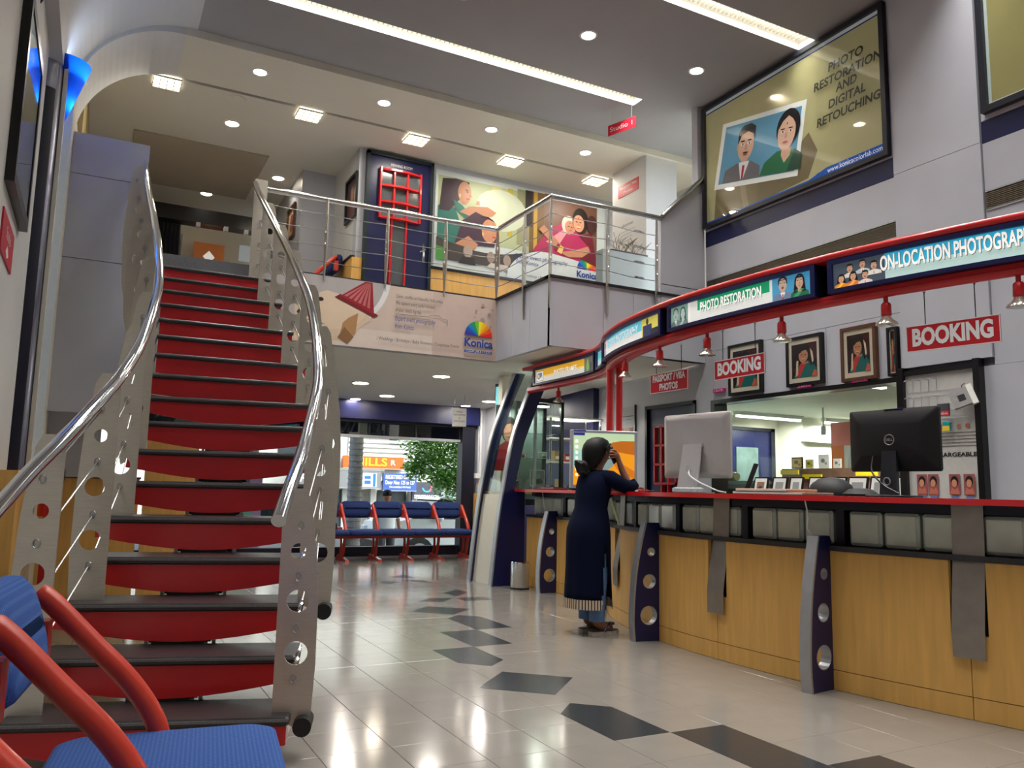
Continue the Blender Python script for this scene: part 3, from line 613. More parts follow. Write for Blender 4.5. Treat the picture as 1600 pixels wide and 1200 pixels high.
# ================================================================== BENCHES
def make_bench(n, fab, name='waiting_bench', label='', cat='bench', group=None):
    # seats along local +X, facing local -Y, arms at x = 0, P, 2P ...
    P = .48; t = thing(name, label, cat, (0,0,0), group)
    for i in range(n):
        x0 = i*P+.035; x1 = (i+1)*P-.035
        rings = []
        for f, zz in ((.0,.365),(.02,.372),(.028,.40),(.02,.43),(.0,.44)):
            rings.append([Vector(p) for p in rrect(x0-.012-f, x1+.012+f, -.33-f, .14+f, zz, .06)])
        mb = MB().loft(rings); s = obj('seat', mb, fab, t, smooth=2)
        rings = []
        Tb = Matrix.Translation((0, .235, .63)) @ Matrix.Rotation(math.radians(-16), 4, 'X')
        for f, yy in ((-.06,-.056),(-.025,-.05),(-.004,-.034),(.006,0),(-.004,.034),(-.025,.05),(-.06,.056)):
            rings.append([Tb @ Vector((p[0], yy, p[1])) for p in rrect2(x0-.02-f, x1+.02+f, -.03-f, .21+f, .075)])
        obj('backrest', MB().loft(rings), fab, t, smooth=2)
    for i in range(n+1):
        x = i*P
        arm = spline([(x,.235,.79),(x,.19,.75),(x,.11,.665),(x,.01,.56),(x,-.06,.45),(x,-.08,.34)], 5)
        obj('arm', MB().tube(arm, [.02]+[.026]*(len(arm)-2)+[.024], 12), M['red_tube'], t, smooth=True)
        obj('back_bracket', MB().box(x-.03, x+.03, .2, .25, .6, .72), M['red_tube'], t)
        leg = MB().tube([(x,-.06,.34),(x,-.03,.2),(x,.02,.03)], .022, 10).tube(spline([(x,.13,.34),(x,.11,.22),(x,.14,.1),(x,.2,.03)],4), .018, 10)
        l = obj('leg', leg, M['red_tube'], t, smooth=True)
        ft = MB().add([(x-.03,-.24,0),(x+.03,-.24,0),(x+.035,.26,0),(x-.035,.26,0),(x-.022,-.22,.03),(x+.022,-.22,.03),(x+.025,.22,.075),(x-.025,.22,.075)], [(0,3,2,1),(4,5,6,7),(0,1,5,4),(1,2,6,5),(2,3,7,6),(3,0,4,7)])
        obj('foot', ft, M['red_tube'], l)
    obj('beam', MB().box(-.03, n*P+.03, -.09, -.04, .315, .355).box(-.03, n*P+.03, .1, .15, .315, .355), M['red_tube'], t)
    return t
def rrect(x0, x1, y0, y1, z, r, n=6):
    o = []
    for cx, cy, a0 in ((x1-r,y1-r,0),(x0+r,y1-r,90),(x0+r,y0+r,180),(x1-r,y0+r,270)):
        for k in range(n+1): a = math.radians(a0+90*k/n); o.append((cx+r*math.cos(a), cy+r*math.sin(a), z))
    return o
def rrect2(x0, x1, y0, y1, r): return [(p[0], p[1]) for p in rrect(x0, x1, y0, y1, 0, r)]
b1 = make_bench(3, M['fabric'], label='bright blue padded bench with red tubular arms in front of the stair foot', group='blue and red waiting benches')
b1.location = (-.035, .90, 0); b1.rotation_euler = (0, 0, math.radians(83))
b2 = make_bench(5, M['fabric_navy'], label='row of navy padded seats with red frames against the street window', group='blue and red waiting benches')
b2.location = (2.79, 11.42, 0)
b3 = make_bench(1, M['fabric_navy'], label='navy seat with red arms upstairs behind the balcony cables', group='blue and red waiting benches')
b3.location = (2.36, 10.45, 3.2); b3.rotation_euler = (0, 0, -math.pi/2)
# ================================================================== COUNTER
CP = [(4.40,8.1),(4.40,7.1),(4.37,6.65),(4.25,6.25),(4.03,5.85),(3.86,5.4),(3.76,4.95),(3.70,4.5),(3.69,4.1),(3.72,3.5),(3.80,2.95),(3.93,2.4),(4.08,1.95),(4.38,1.2),(4.70,.4)]
CV = [Vector((p.x, p.y)) for p in spline([(a, b, 0) for a, b in CP], 14)]
CS = [0.0]
for a, b in zip(CV, CV[1:]): CS.append(CS[-1]+(b-a).length)
def cpt(s):
    s = min(max(s, 0), CS[-1]-1e-6)
    import bisect
    i = max(0, bisect.bisect_right(CS, s)-1); i = min(i, len(CV)-2); t = (s-CS[i])/(CS[i+1]-CS[i])
    p = CV[i].lerp(CV[i+1], t)
    def tan(j): j0, j1 = max(0, j-1), min(len(CV)-1, j+1); return (CV[j1]-CV[j0]).normalized()
    d = (tan(i)*(1-t)+tan(i+1)*t).normalized()
    return p, d, Vector((d.y, -d.x))*1.0     # point, tangent (towards camera), outward normal (towards -x)
_p, _d, _n = cpt(4.0)
SGN = 1 if _n.x < 0 else -1
def cv3(s, off, z):
    p, d, n = cpt(s); n = n*SGN; return Vector((p.x+n.x*off, p.y+n.y*off, z))
def s_at_y(y):
    for i in range(len(CV)-1):
        if CV[i].y >= y >= CV[i+1].y: return CS[i]+(CS[i+1]-CS[i])*(CV[i].y-y)/(CV[i].y-CV[i+1].y)
    return 0 if y > CV[0].y else CS[-1]
def strip(mb, s0, s1, o0, o1, z0, z1, ds=.08):
    n = max(1, int((s1-s0)/ds)); S = [s0+(s1-s0)*i/n for i in range(n+1)]; vs = []; fs = []
    for s in S: vs += [cv3(s,o0,z0), cv3(s,o1,z0), cv3(s,o1,z1), cv3(s,o0,z1)]
    for i in range(n):
        a, b = i*4, i*4+4
        for k in range(4): fs.append((a+k, a+(k+1) % 4, b+(k+1) % 4, b+k))
    fs += [(0,1,2,3), (n*4+3, n*4+2, n*4+1, n*4)]
    return mb.add(vs, fs)
def ctube(mb, s0, s1, off, z, r, n=10, ds=.08):
    k = max(2, int((s1-s0)/ds)); return mb.tube([cv3(s0+(s1-s0)*i/k, off, z) for i in range(k+1)], r, n)
S_END = s_at_y(.7)
ct = thing('service_counter', 'long curved service counter with red top edge, maple front and glass blocks', 'counter', (3.75, 4.1, 0))
straps = [s_at_y(y) for y in (6.95, 5.62, 4.14, 2.56, 1.1)]; hw = .085
edges = [.05]+straps+[S_END]
for i, (a, b) in enumerate(zip(edges, edges[1:])):
    aa = a+hw if i else a; bb = b-hw if i < len(edges)-2 else b
    obj('front_panel', strip(MB(), aa, bb, -.03, 0, .11, .755), M['wood'], ct); obj('plinth_panel', strip(MB(), a+.002, b-.002, -.03, 0, .002, .106), M['wood'], ct)
    if i:
        obj('front_panel', strip(MB(), a-hw, a-.002, -.03, 0, .11, .40), M['wood'], ct); obj('front_panel', strip(MB(), a+.002, a+hw, -.03, 0, .11, .40), M['wood'], ct)
obj('carcass', strip(MB(), .05, S_END, -.30, -.035, 0, .755), M['black_matt'], ct)
obj('ledge', strip(MB(), .05, S_END, -.30, .015, .757, .785), M['granite'], ct)
obj('upper_rail', strip(MB(), .05, S_END, -.2, -.055, .985, 1.035), M['navy_dark'], ct)
obj('back_board', strip(MB(), .05, S_END, -.20, -.18, .785, .985), M['black'], ct)
top = obj('countertop', strip(MB(), .05, S_END, -.42, .14, 1.037, 1.058), mat('dark_grey_worktop', (70, 66, 66), .35, noise=.1, nscale=20), ct)
obj('red_edge', strip(MB(), .05, S_END, .14, .165, 1.034, 1.064), M['red'], top)
gb = mat('ribbed_glass_block', (206, 210, 194), .18, noise=.12, nscale=6, spec=.7, coat=.5); gbe = mat('glass_block_rim', (200, 208, 198), .12, spec=.8, noise=.05)
s = .10; idx = 0
post_list = []
while s < S_END-.25:
    grp = [s+.005+k*.205 for k in range(3)]
    for q in grp:
        if q+.19 > S_END: break
        p, d, n = cpt(q+.095); T = frame(cv3(q+.095, -.1, .885), (d.x, d.y, 0), (0,0,1))
        g = obj('glass_block', MB().cbox(-.094, .094, -.094, .094, -.04, .038, .012, T), gbe, ct, smooth=False)
        obj('ribbed_face', MB().cbox(-.08, .08, -.08, .08, .036, .044, .003, T), gb, g)
    s += 3*.205+.09; post_list.append(s-.07)
for q in post_list: obj('divider', strip(MB(), q, q+.05, -.19, -.055, .785, .985), M['navy_dark'], ct)
# stainless straps that fold down from under the top
for q in straps:
    mb = MB(); w_ = .075; P = [(.02, .29), (.022, .43), (-.035, .78), (-.045, 1.036)]
    for (o0, z0), (o1, z1) in zip(P, P[1:]):
        for th in (0,):
            a, b, c_, d_ = cv3(q-w_, o0, z0), cv3(q+w_, o0, z0), cv3(q+w_, o1, z1), cv3(q-w_, o1, z1)
            p, dd_, n = cpt(q); nn = Vector((n.x*SGN, n.y*SGN, 0))*.004
            mb.add([a, b, c_, d_, a-nn, b-nn, c_-nn, d_-nn], [(0,1,2,3),(7,6,5,4),(0,4,5,1),(1,5,6,2),(2,6,7,3),(3,7,4,0)])
    obj('steel_strap', mb, mat('stained_steel', (156, 148, 140), .36, .85, noise=.1, nscale=10), ct)
# shaped navy fins with three holes and a silver front edge
def counter_fin(y, dirx=None):
    q = s_at_y(y); p, d, n = cpt(q); n = Vector((n.x*SGN, n.y*SGN, 0)); d3 = Vector((d.x, d.y, 0)); b = Vector((p.x, p.y, 0))
    edge = [(.19,0),(.20,.12),(.195,.3),(.175,.5),(.14,.68),(.10,.84)]
    ed = [(u.x, u.y) for u in spline([(a, b_, 0) for a, b_ in edge], 5)]
    fn = lambda u, v, w_: b+n*u+d3*w_+Vector((0,0,v))
    H_ = [C(.085, .18, .068, 20), C(.08, .42, .052, 18), C(.065, .63, .032, 16)]
    f = obj('support_fin', MB().plate([(-.03,0)]+ed+[(-.0,.84),(-.03,.755)], H_, fn, -.03, .03), M['navy'], ct)
    mb = MB(); oo = ed; ii = [(u+.014, v) for u, v in ed]
    mb.plate(oo+ii[::-1], [], fn, -.034, .034)
    obj('silver_edge', mb, M['alu'], f)
    for cx, cy, r in ((.085,.18,.068),(.08,.42,.052),(.065,.63,.032)): obj('hole_lining', MB().plate(C(cx, cy, r, 20), [C(cx, cy, r-.003, 20)], fn, -.0315, .0315), M['alu'], f)
for y in (7.42, 6.25, 4.84, 3.30, 1.75): counter_fin(y)
# tall curved navy fins at the far end of the counter
EDGE = [(3.99,0),(4.04,.51),(4.105,1.0),(4.225,1.63),(4.38,2.07),(4.53,2.47)]
EDS = [(u.x, u.y) for u in spline([(a, b, 0) for a, b in EDGE], 5)]
tf_ = thing('display_booth', 'tall curved booth of navy fins and glass at the far counter end', 'booth', (4.1, 8.4, 0))
for y, wide in ((8.1, 1), (8.67, 0)):
    fn = lambda u, v, q: Vector((u, y+q, v))
    body = EDS+([(4.72,2.47),(4.56,2.1),(4.36,1.6),(4.24,1.06),(4.38,1.03),(4.38,0)] if wide else [(4.66,2.47),(4.5,2.1),(4.34,1.65),(4.21,1.0),(4.15,.5),(4.1,0)])
    f = obj('tall_fin', MB().plate(body, [], fn, -.03, .03), M['navy'], tf_)
    obj('silver_edge', MB().plate(EDS+[(u-.018, v) for u, v in EDS][::-1], [], fn, -.036, .036), M['alu'], f)
def sheet(mb, z0, z1, y0, y1, off):
    pts = [(u+off, v) for u, v in EDS if z0-1e-3 <= v <= z1+1e-3]
    for (a, za), (b, zb) in zip(pts, pts[1:]): mb.add([(a,y0,za),(a,y1,za),(b,y1,zb),(b,y0,zb),(a+.008,y0,za),(a+.008,y1,za),(b+.008,y1,zb),(b+.008,y0,zb)], [(0,1,2,3),(7,6,5,4),(0,4,5,1),(2,6,7,3)])
    return mb
obj('cream_panel', sheet(MB(), 0, 1.01, 8.13, 8.64, .03), M['cream'], tf_)
obj('curved_glass', sheet(MB(), 1.0, 2.5, 8.13, 8.64, .03), M['case_glass'], tf_)
obj('booth_shelf', MB().box(4.15, 4.6, 8.12, 8.66, 1.01, 1.03), M['wood'], tf_)
# booth poster seen through the glass
bp = thing('booth_poster', 'poster of a woman in a red sari behind the curved booth glass', 'poster', (4.52, 8.75, 1.28))
art('print', [(R(-.2,0,.2,.8),(196,204,200)),(E(.0,.5,.12,.16),(40,28,26)),(E(.0,.46,.085,.12),(206,150,122)),([(-.2,0),(.2,0),(.17,.3),(.05,.36),(-.06,.36),(-.18,.28)],(186,36,40)),(E(.06,.12,.09,.07),(220,210,200)),(E(0,.41,.03,.01),(150,50,50))], FACE_CAM(4.52, 8.75, 1.28), bp)
obj('backing', MB().box(4.32, 4.72, 8.751, 8.76, 1.28, 2.08), M['paper'], bp)
for i, (x, c_) in enumerate(((4.28,(190,20,20)),(4.36,(150,20,30)))):
    t = thing('glow_ornament', ['small glowing red ornament on the booth shelf', 'dark red ornament beside the glowing one on the booth shelf'][i], 'ornament', (x, 8.3, 1.03))
    obj('body', MB().lathe([(.03,0),(.036,.02),(.02,.05),(.006,.075)], (x, 8.3, 1.03), 12), mat('red_ornament_%d' % i, c_, .3, emit=1.5 if not i else 0, noise=.1), t, smooth=True)
    obj('base', MB().lathe([(.034,0),(.034,.006)], (x, 8.3, 1.03), 12), M['black'], t)
# far round sign on the other side of the booth
fs_ = thing('round_cyan_sign', 'small curved cyan lit sign behind the tall fins', 'sign', (4.62, 9.1, 2.2))
obj('drop_rod', MB().tube([(4.63,9.2,2.4),(4.63,9.2,2.46)], .012, 8), M['alu'], fs_)
obj('case', MB().lathe([(.09,2.05),(.09,2.40)], (4.63, 9.2, 0), 18), M['navy_dark'], fs_, smooth=True); obj('lit_face', MB().lathe([(.093,2.09),(.093,2.36)], (4.63, 9.2, 0), 12, arc=(math.radians(180), math.radians(300))), pm((110, 205, 215), .3), fs_, smooth=True)
# steel bin
wb_ = thing('waste_bin', 'round brushed steel waste bin at the foot of the tall navy fin', 'bin', (4.19, 7.80, 0))
obj('body', MB().lathe([(.098,0),(.102,.01),(.102,.28),(.098,.285),(.094,.28),(.094,.03),(0,.03)], (4.19,7.80,0), 26), M['steel'], wb_, smooth=True); obj('rim', MB().lathe([(.103,.272),(.106,.278),(.103,.29),(.097,.29)], (4.19,7.80,0), 26), M['chrome'], wb_, smooth=True); obj('base_ring', MB().lathe([(.103,0),(.104,.018),(.1,.02)], (4.19,7.80,0), 26), M['rubber'], wb_)

# ================================================================== SIGN CANOPY
can = thing('sign_canopy', 'curved red and navy canopy of lit signs above the counter', 'canopy', (3.75, 4.1, 1.06))
obj('top_tube', ctube(MB(), .02, S_END, .06, 2.435, .022, 12), M['red'], can, smooth=True)
obj('cover_plate', strip(MB(), .02, S_END, -.14, .06, 2.42, 2.434), M['red_dark'], can)
obj('lower_tube', ctube(MB(), .05, S_END, -.0, 2.185, .03, 12), M['red'], can, smooth=True)
obj('under_tray', strip(MB(), .05, S_END, -.14, .03, 2.195, 2.215), M['red_dark'], can)
obj('back_plate', strip(MB(), .05, S_END, -.14, -.12, 2.2, 2.42), M['navy_dark'], can)
for px_, py_ in ((4.13, 6.03), (4.27, 6.08)): obj('pole', MB().tube([(px_,py_,1.06),(px_,py_,2.2)], .03, 14), M['red'], can, smooth=True)
p = Vector((4.24, 6.16, 0)); obj('cable_duct', MB().box(p.x-.02, p.x+.02, p.y-.02, p.y+.02, 1.06, 2.2), M['white'], can)
p = cv3(s_at_y(.9), -.1, 0); obj('pole', MB().tube([(p.x,p.y,1.06),(p.x,p.y,2.2)], .03, 14), M['red'], can, smooth=True)
def cmap(s0, off):
    return lambda u, v, w_: cv3(s0+u, off+w_, 2.3125+v)
def lit_sign(name, y0, y1, shapes_fn, label, words=None, tcol=(240,240,240), tsize=.1, tpos=.5, tfit=None, tz=.0):
    s0, s1 = s_at_y(y0), s_at_y(y1); L = s1-s0
    t = thing(name, label, 'lit sign', tuple(cv3((s0+s1)/2, .06, 2.2)), 'lit signs of the canopy')
    obj('box', strip(MB(), s0, s1, -.11, .055, 2.217, 2.412), M['navy_dark'], t)
    fr = MB(); strip(fr, s0, s1, .055, .075, 2.217, 2.24); strip(fr, s0, s1, .055, .075, 2.385, 2.412); strip(fr, s0, s0+.03, .055, .075, 2.24, 2.385); strip(fr, s1-.03, s1, .055, .075, 2.24, 2.385)
    obj('frame', fr, M['navy'], t)
    Lx = L-.06
    def sub(poly, n=14):    # split long polygons along the curve
        xs = sorted(set(p[0] for p in poly))
        return poly
    mp = lambda u, v, w_: cv3(s0+.03+u, .056+w_, 2.3125+v)
    sh = []
    for poly, col in shapes_fn(Lx):
        xs = [p[0] for p in poly]
        if len(poly) == 4 and max(xs)-min(xs) > .12:
            k = int((max(xs)-min(xs))/.1)+1; a = min(xs); b = max(xs); y0_, y1_ = min(p[1] for p in poly), max(p[1] for p in poly)
            for i in range(k): sh.append((R(a+(b-a)*i/k, y0_, a+(b-a)*(i+1)/k, y1_), col))
        else: sh.append((poly, col))
    # same layer for the split background strips
    art('lit_face', sh, None, t, emit=.5, rough=.3, step=.00006, mapper=mp)
    if words:
        vs, fs = text_verts(words, tsize, .8, bold=.022)
        x0 = min(v[0] for v in vs); x1 = max(v[0] for v in vs); k = (tfit*Lx)/(x1-x0)
        for dx_, dz_, w0, c_, e_ in ((.004, -.004, .0085, (120, 130, 132), .2), (0, 0, .0095, tcol, .6)):
            mb = MB(); mb.add([mp(tpos*Lx+v[0]*k+dx_, v[1]+tz+dz_, w0) for v in vs], fs); obj('lettering' if w0 > .009 else 'letter_shadow', mb, pm(c_, e_), t)
    return t
def head(skin=(196,150,120), hair=(24,18,18), cloth=(90,90,96), woman=False, bg=None, extra=None):
    sh = []
    if woman: sh += [(E(0,.62,.27,.33),hair), ([(-.27,.6),(.27,.6),(.33,.2),(-.33,.2)],hair)]
    sh += [([(-.5,0),(.5,0),(.46,.2),(.16,.32),(-.16,.32),(-.46,.2)],cloth), (R(-.09,.22,.09,.45),skin)]
    if not woman: sh += [([(-.12,.3),(.12,.3),(.0,.05)],(230,230,230)), ([(-.03,.24),(.03,.24),(.02,.04),(-.02,.04)],(150,36,40))]
    else: sh += [([(-.4,0),(-.1,0),(.2,.31),(.05,.33)],tuple(min(255,int(v*1.35)+10) for v in cloth))]
    sh += [(E(0,.6,.2,.26),skin), (E(0,.78,.215,.14,14,0,180),hair), ([(-.215,.78),(-.15,.78),(-.19,.6),(-.22,.62)],hair), ([(.215,.78),(.15,.78),(.19,.6),(.22,.62)],hair)]
    for sx in (-1,1): sh += [(E(sx*.085,.63,.04,.018,10),(240,236,230)), (E(sx*.085,.63,.018,.018,8),(30,20,18)), (E(sx*.085,.675,.055,.012,8),hair)]
    sh += [([(-.02,.6),(.02,.6),(.035,.52),(-.035,.52)],tuple(int(v*.86) for v in skin)), (E(0,.455,.06,.018,10),(160,70,66))]
    if not woman: sh += [(E(0,.49,.07,.016,10),hair)]
    return sh
W_ = (226,226,220)
def s_frames(L): return [(R(0,-.073,L,.073),W_),(R(.0,.0,L,.073),(238,178,40)),(R(0,-.02,L,.0),(246,214,130)),(R(.02,-.06,.19,.06),(150,150,146)),(R(.03,-.05,.18,.05),(240,240,238)),(E(.085,.0,.035,.035,14),(60,60,60)),(E(.085,.0,.02,.02,12),(240,240,238)),(E(.125,.01,.03,.03,12),(110,110,110)),(R(L-.26,-.073,L,.073),(104,108,92)),(E(L-.18,-.02,.05,.06,14),(110,170,80)),(E(L-.18,.03,.025,.03,12),(196,150,120)),(E(L-.09,-.03,.04,.05,12),(60,60,64))]
def s_small(L): return [(R(0,-.073,L,.073),(180,214,212)),(R(0,.0,L,.06),(90,196,206))]
def s_photo(L): return [(R(0,-.073,L,.073),W_),(R(.16,-.01,L,.073),(104,196,214)),(R(0,-.073,.12,.073),(206,196,200)),(E(.06,.03,.02,.028,12),(90,70,80)),([(.03,-.073),(.09,-.073),(.075,.0),(.045,.0)],(160,150,170)),(R(L-.28,-.073,L,.073),(212,200,92)),(E(L-.19,.045,.02,.026,12),(60,46,40)),([(L-.26,-.073),(L-.12,-.073),(L-.15,.015),(L-.22,.02)],(44,56,92)),([(L-.14,-.06),(L-.03,-.02),(L-.02,-.05),(L-.12,-.073)],(40,44,60))]
def s_rest(L):
    sh = [(R(0,-.073,L,.073),W_),(R(.3,.0,L-.3,.073),(24,156,104)),(R(0,-.073,.2,.073),(128,164,152)),(R(.2,-.073,.215,.073),(236,236,232)),(R(L-.28,-.073,L,.073),(70,150,190))]
    sh += tf(head((160,176,168),(60,70,66),(96,112,106)), .06, -.073, .13, .15)+tf(head((176,196,186),(70,84,80),(110,130,124),True), .145, -.073, .12, .14)
    sh += tf(head((190,160,140),(26,24,24),(110,126,150)), L-.2, -.073, .15, .16)+tf(head((186,150,126),(30,24,24),(40,104,70),True), L-.08, -.073, .13, .15)
    return sh
def s_loc(L):
    sh = [(R(0,-.073,L,.073),(188,214,208)),(R(.3,-.005,L,.073),(52,176,214)),(R(0,-.073,.3,.073),(70,80,92))]
    for i, (x, y, cl, wmn) in enumerate(((.1,-.02,(212,206,190),0),(.175,-.01,(180,184,180),0),(.24,-.03,(214,206,196),0),(.12,-.07,(206,120,60),1),(.19,-.075,(220,200,190),0),(.05,-.073,(214,130,40),1))): sh += tf(head((196,150,120),(26,20,18),cl,bool(wmn)), x, y, .085, .085)
    return sh
lit_sign('photo_frames_sign', 7.84, 6.48, s_frames, 'orange and white lit sign between the tall fin and the red poles', 'PHOTO FRAMES', (246,246,240), .075, .50, .36, .0)
lit_sign('small_lit_sign', 6.42, 6.04, s_small, 'narrow pale lit sign at the kink of the canopy')
lit_sign('photography_sign', 5.94, 4.66, s_photo, 'cyan and white lit sign with a seated person at its end', 'STUDIO PHOTOGRAPHY', (214,232,236), .09, .46, .56, .012)
lit_sign('photo_restoration_sign', 4.57, 3.27, s_rest, 'green and white lit sign with four portraits', 'PHOTO RESTORATION', (246,246,240), .092, .49, .44, .014)
lit_sign('on_location_sign', 3.19, 1.55, s_loc, 'long cyan lit sign with a family portrait', 'ON-LOCATION PHOTOGRAPHY', (246,240,232), .115, .394, .455, .014)
# hanging spot lamps
refl = mat('ribbed_lamp_reflector', (206, 200, 186), .18, .7, noise=.2, nscale=60)
for i, y in enumerate((2.27, 2.895, 3.56, 4.21, 4.79, 5.42, 7.4)):
    p = cv3(s_at_y(y), -.0, 0)
    t = thing('spot_lamp', ['red hanging spot lamp below the on-location sign, cut by the picture edge', 'red hanging spot lamp beside the larger booking sign', 'red hanging spot lamp above the portrait in the black frame', 'red hanging spot lamp above the smaller booking sign', 'red hanging spot lamp above the passport sign', 'red hanging spot lamp just behind the red pole', 'red hanging spot lamp below the orange sign'][i], 'lamp', (p.x, p.y, 2.0), 'red spot lamps under the canopy')
    obj('hook', MB().tube([(p.x,p.y,2.155),(p.x,p.y,2.12)], .012, 8), M['red_dark'], t); obj('socket', MB().lathe([(.018,2.125),(.026,2.115),(.028,2.055),(.024,2.05)], (p.x,p.y,0), 14), M['red'], t, smooth=True)
    obj('reflector', MB().lathe([(.02,2.052),(.034,2.03),(.056,2.012),(.06,2.002),(.05,2.0),(0,1.998)], (p.x,p.y,0), 18), refl, t, smooth=True)
# hanging notices
def board(name, T, w_, h_, lines, label, bgc=(196,20,36), hang=None, th=.006, tc=(240,240,240)):
    t = thing(name, label, 'sign', tuple(T @ Vector((0, -h_/2, 0))), 'red hanging notice boards')
    obj('board', MB().box(-w_/2, w_/2, -h_/2, h_/2, -th, 0, T), pm(bgc), t)
    fr = MB()
    for a in ((-w_/2, w_/2, -h_/2, -h_/2+.005), (-w_/2, w_/2, h_/2-.005, h_/2), (-w_/2, -w_/2+.005, -h_/2, h_/2), (w_/2-.005, w_/2, -h_/2, h_/2)): fr.box(a[0], a[1], a[2], a[3], 0, .0015, T)
    obj('border', fr, pm((230, 224, 222)), t)
    for sx, (txt, size, y, fit) in enumerate(lines): text('lettering', txt, size, T, pm(tc), t, fit=fit, bold=.045, pos=(0, y), lift=.0022)
    if hang:
        for u, ztop in hang:
            a = T @ Vector((u, h_/2, -th/2)); obj('chain', MB().tube([a, (a.x, a.y, ztop)], .0025, 6), M['black_matt'], t); obj('hook_ring', MB().tube([(a.x+.01*math.cos(q), a.y, ztop-.0+.01*math.sin(q)) for q in [math.pi*2*k/10 for k in range(11)]], .002, 5), M['wire'], t)
    return t
pa, pb = Vector((3.86, 2.81, 0)), Vector((3.95, 2.365, 0)); dv = (pb-pa)
board('booking_sign', frame(((pa.x+pb.x)/2, (pa.y+pb.y)/2, 1.91), dv, (0,0,1)), .465, .142, [('BOOKING', .125, 0, .40)], 'larger red BOOKING board hanging by two chains from the canopy', hang=((-.13, 2.16), (.12, 2.16)))
board('booking_sign', frame((3.72, 3.945, 1.89), (0,-1,0), (0,0,1)), .465, .132, [('BOOKING', .115, 0, .40)], 'smaller red BOOKING board hanging in front of a framed portrait', hang=((-.15, 2.16), (.15, 2.16)))
board('passport_sign', frame((3.85, 4.835, 1.90), (0,-1,0), (0,0,1)), .45, .15, [('PASSPORT / VISA', .07, .034, .39), ('PHOTOS', .07, -.036, .22)], 'red PASSPORT / VISA PHOTOS board hanging above the white monitor', hang=((-.15, 2.16), (.15, 2.16)))
# ================================================================== THINGS ON THE COUNTER
def white_monitor(x, y, yaw, label):
    # facing away (its back to -X side)
    t = thing('white_monitor', label, 'monitor', (x, y, 1.064)); T = Matrix.Translation((x, y, 1.064)) @ Matrix.Rotation(yaw, 4, 'Z')
    # local: screen plane along X, back faces -Y
    sh = MB()
    n = 8
    rings = []
    for f, yy in ((0.0, .02), (0.0, .0), (.012, -.012), (.05, -.024)):
        rings.append([T @ Vector((p[0], yy, p[1])) for p in rrect2(-.325+f, .325-f, .11+f, .60-f, .02)])
    obj('shell', MB().loft(rings), M['alu_body'], t, smooth=True)
    obj('screen', MB().box(-.315, .315, .02, .022, .17, .59, T), M['black'], t)
    st = MB()
    st.add([(-.10,-.10,.0),(.10,-.10,.0),(.10,-.11,.006),(-.10,-.11,.006),(-.09,-.035,.36),(.09,-.035,.36),(.09,-.043,.365),(-.09,-.043,.365)], [(0,1,5,4),(3,7,6,2),(0,4,7,3),(1,2,6,5),(4,5,6,7),(0,3,2,1)], T); st.box(-.10,.10,-.11,.09,0,.007,T); st.box(-.09,.09,-.04,-.02,.345,.37,T)
    obj('stand', st, M['alu_body'], t)
    obj('cable_hole', MB().lathe([(0,.0),(.03,.0)], (0,0,0), 16, T @ Matrix.Translation((0,-.0855,.17)) @ Matrix.Rotation(math.radians(102), 4, 'X')), M['white'], t)
    obj('cable', MB().tube([T @ Vector(p) for p in spline([(0,-.07,.18),(.03,-.11,.13),(.14,-.12,.075),(.28,-.10,.02),(.33,-.06,.006)],6)], .006, 8), M['white'], t, smooth=True)
    obj('sticker', MB().box(-.06,.06,-.0135,-.0125,.565,.585,T), pm((48,44,150)), t)
white_monitor(4.05, 4.76, math.radians(-90+8), 'large white monitor seen from behind on the counter')
def black_monitor(x, y, yaw, label):
    t = thing('black_monitor', label, 'monitor', (x, y, 1.064)); T = Matrix.Translation((x, y, 1.064)) @ Matrix.Rotation(yaw, 4, 'Z')
    rings = []
    for f, yy in ((0.0, .02), (0.0, .0), (.02, -.012), (.09, -.04)):
        rings.append([T @ Vector((p[0], yy, p[1])) for p in rrect2(-.28+f, .28-f, .15+f, .52-f, .015)])
    obj('shell', MB().loft(rings), M['black_matt'], t, smooth=True); obj('screen', MB().box(-.27,.27,.02,.022,.17,.51,T), M['black'], t)
    st = MB().add([(-.055,-.075,.0),(.055,-.075,.0),(.055,-.045,.0),(-.055,-.045,.0),(-.045,-.05,.27),(.045,-.05,.27),(.045,-.03,.27),(-.045,-.03,.27)], [(0,3,2,1),(4,5,6,7),(0,1,5,4),(1,2,6,5),(2,3,7,6),(3,0,4,7)], T); st.cbox(-.12,.12,-.12,.09,0,.012,.004,T)
    obj('stand', st, mat('dark_slate_plastic', (34, 38, 44), .4, noise=.05), t)
    obj('emblem', MB().tube([T @ Vector((.0+.03*math.cos(a), -.0415, .335+.03*math.sin(a))) for a in [2*math.pi*k/20 for k in range(21)]], .003, 6), M['alu'], t)
    text('lettering', 'DELL', .02, T @ frame((0,-.041,.335), (1,0,0), (0,0,1)), pm((190,190,192)), t, bold=.02)
    obj('cable', MB().tube([T @ Vector(p) for p in spline([(-.1,-.05,.24),(-.08,-.1,.15),(0,-.12,.07),(.1,-.13,.02)],6)], .005, 8), M['black'], t, smooth=True); obj('cable_ring', MB().tube([T @ Vector((.02*math.cos(a), -.08, .09+.022*math.sin(a))) for a in [2*math.pi*k/14 for k in range(15)]], .004, 6), M['alu'], t)
    obj('sticker', MB().box(-.05,.07,-.008,.02,.519,.5215,T), pm((96,84,190)), t)
black_monitor(4.2, 3.18, math.radians(-90+6), 'black monitor seen from behind on the counter with a round emblem')
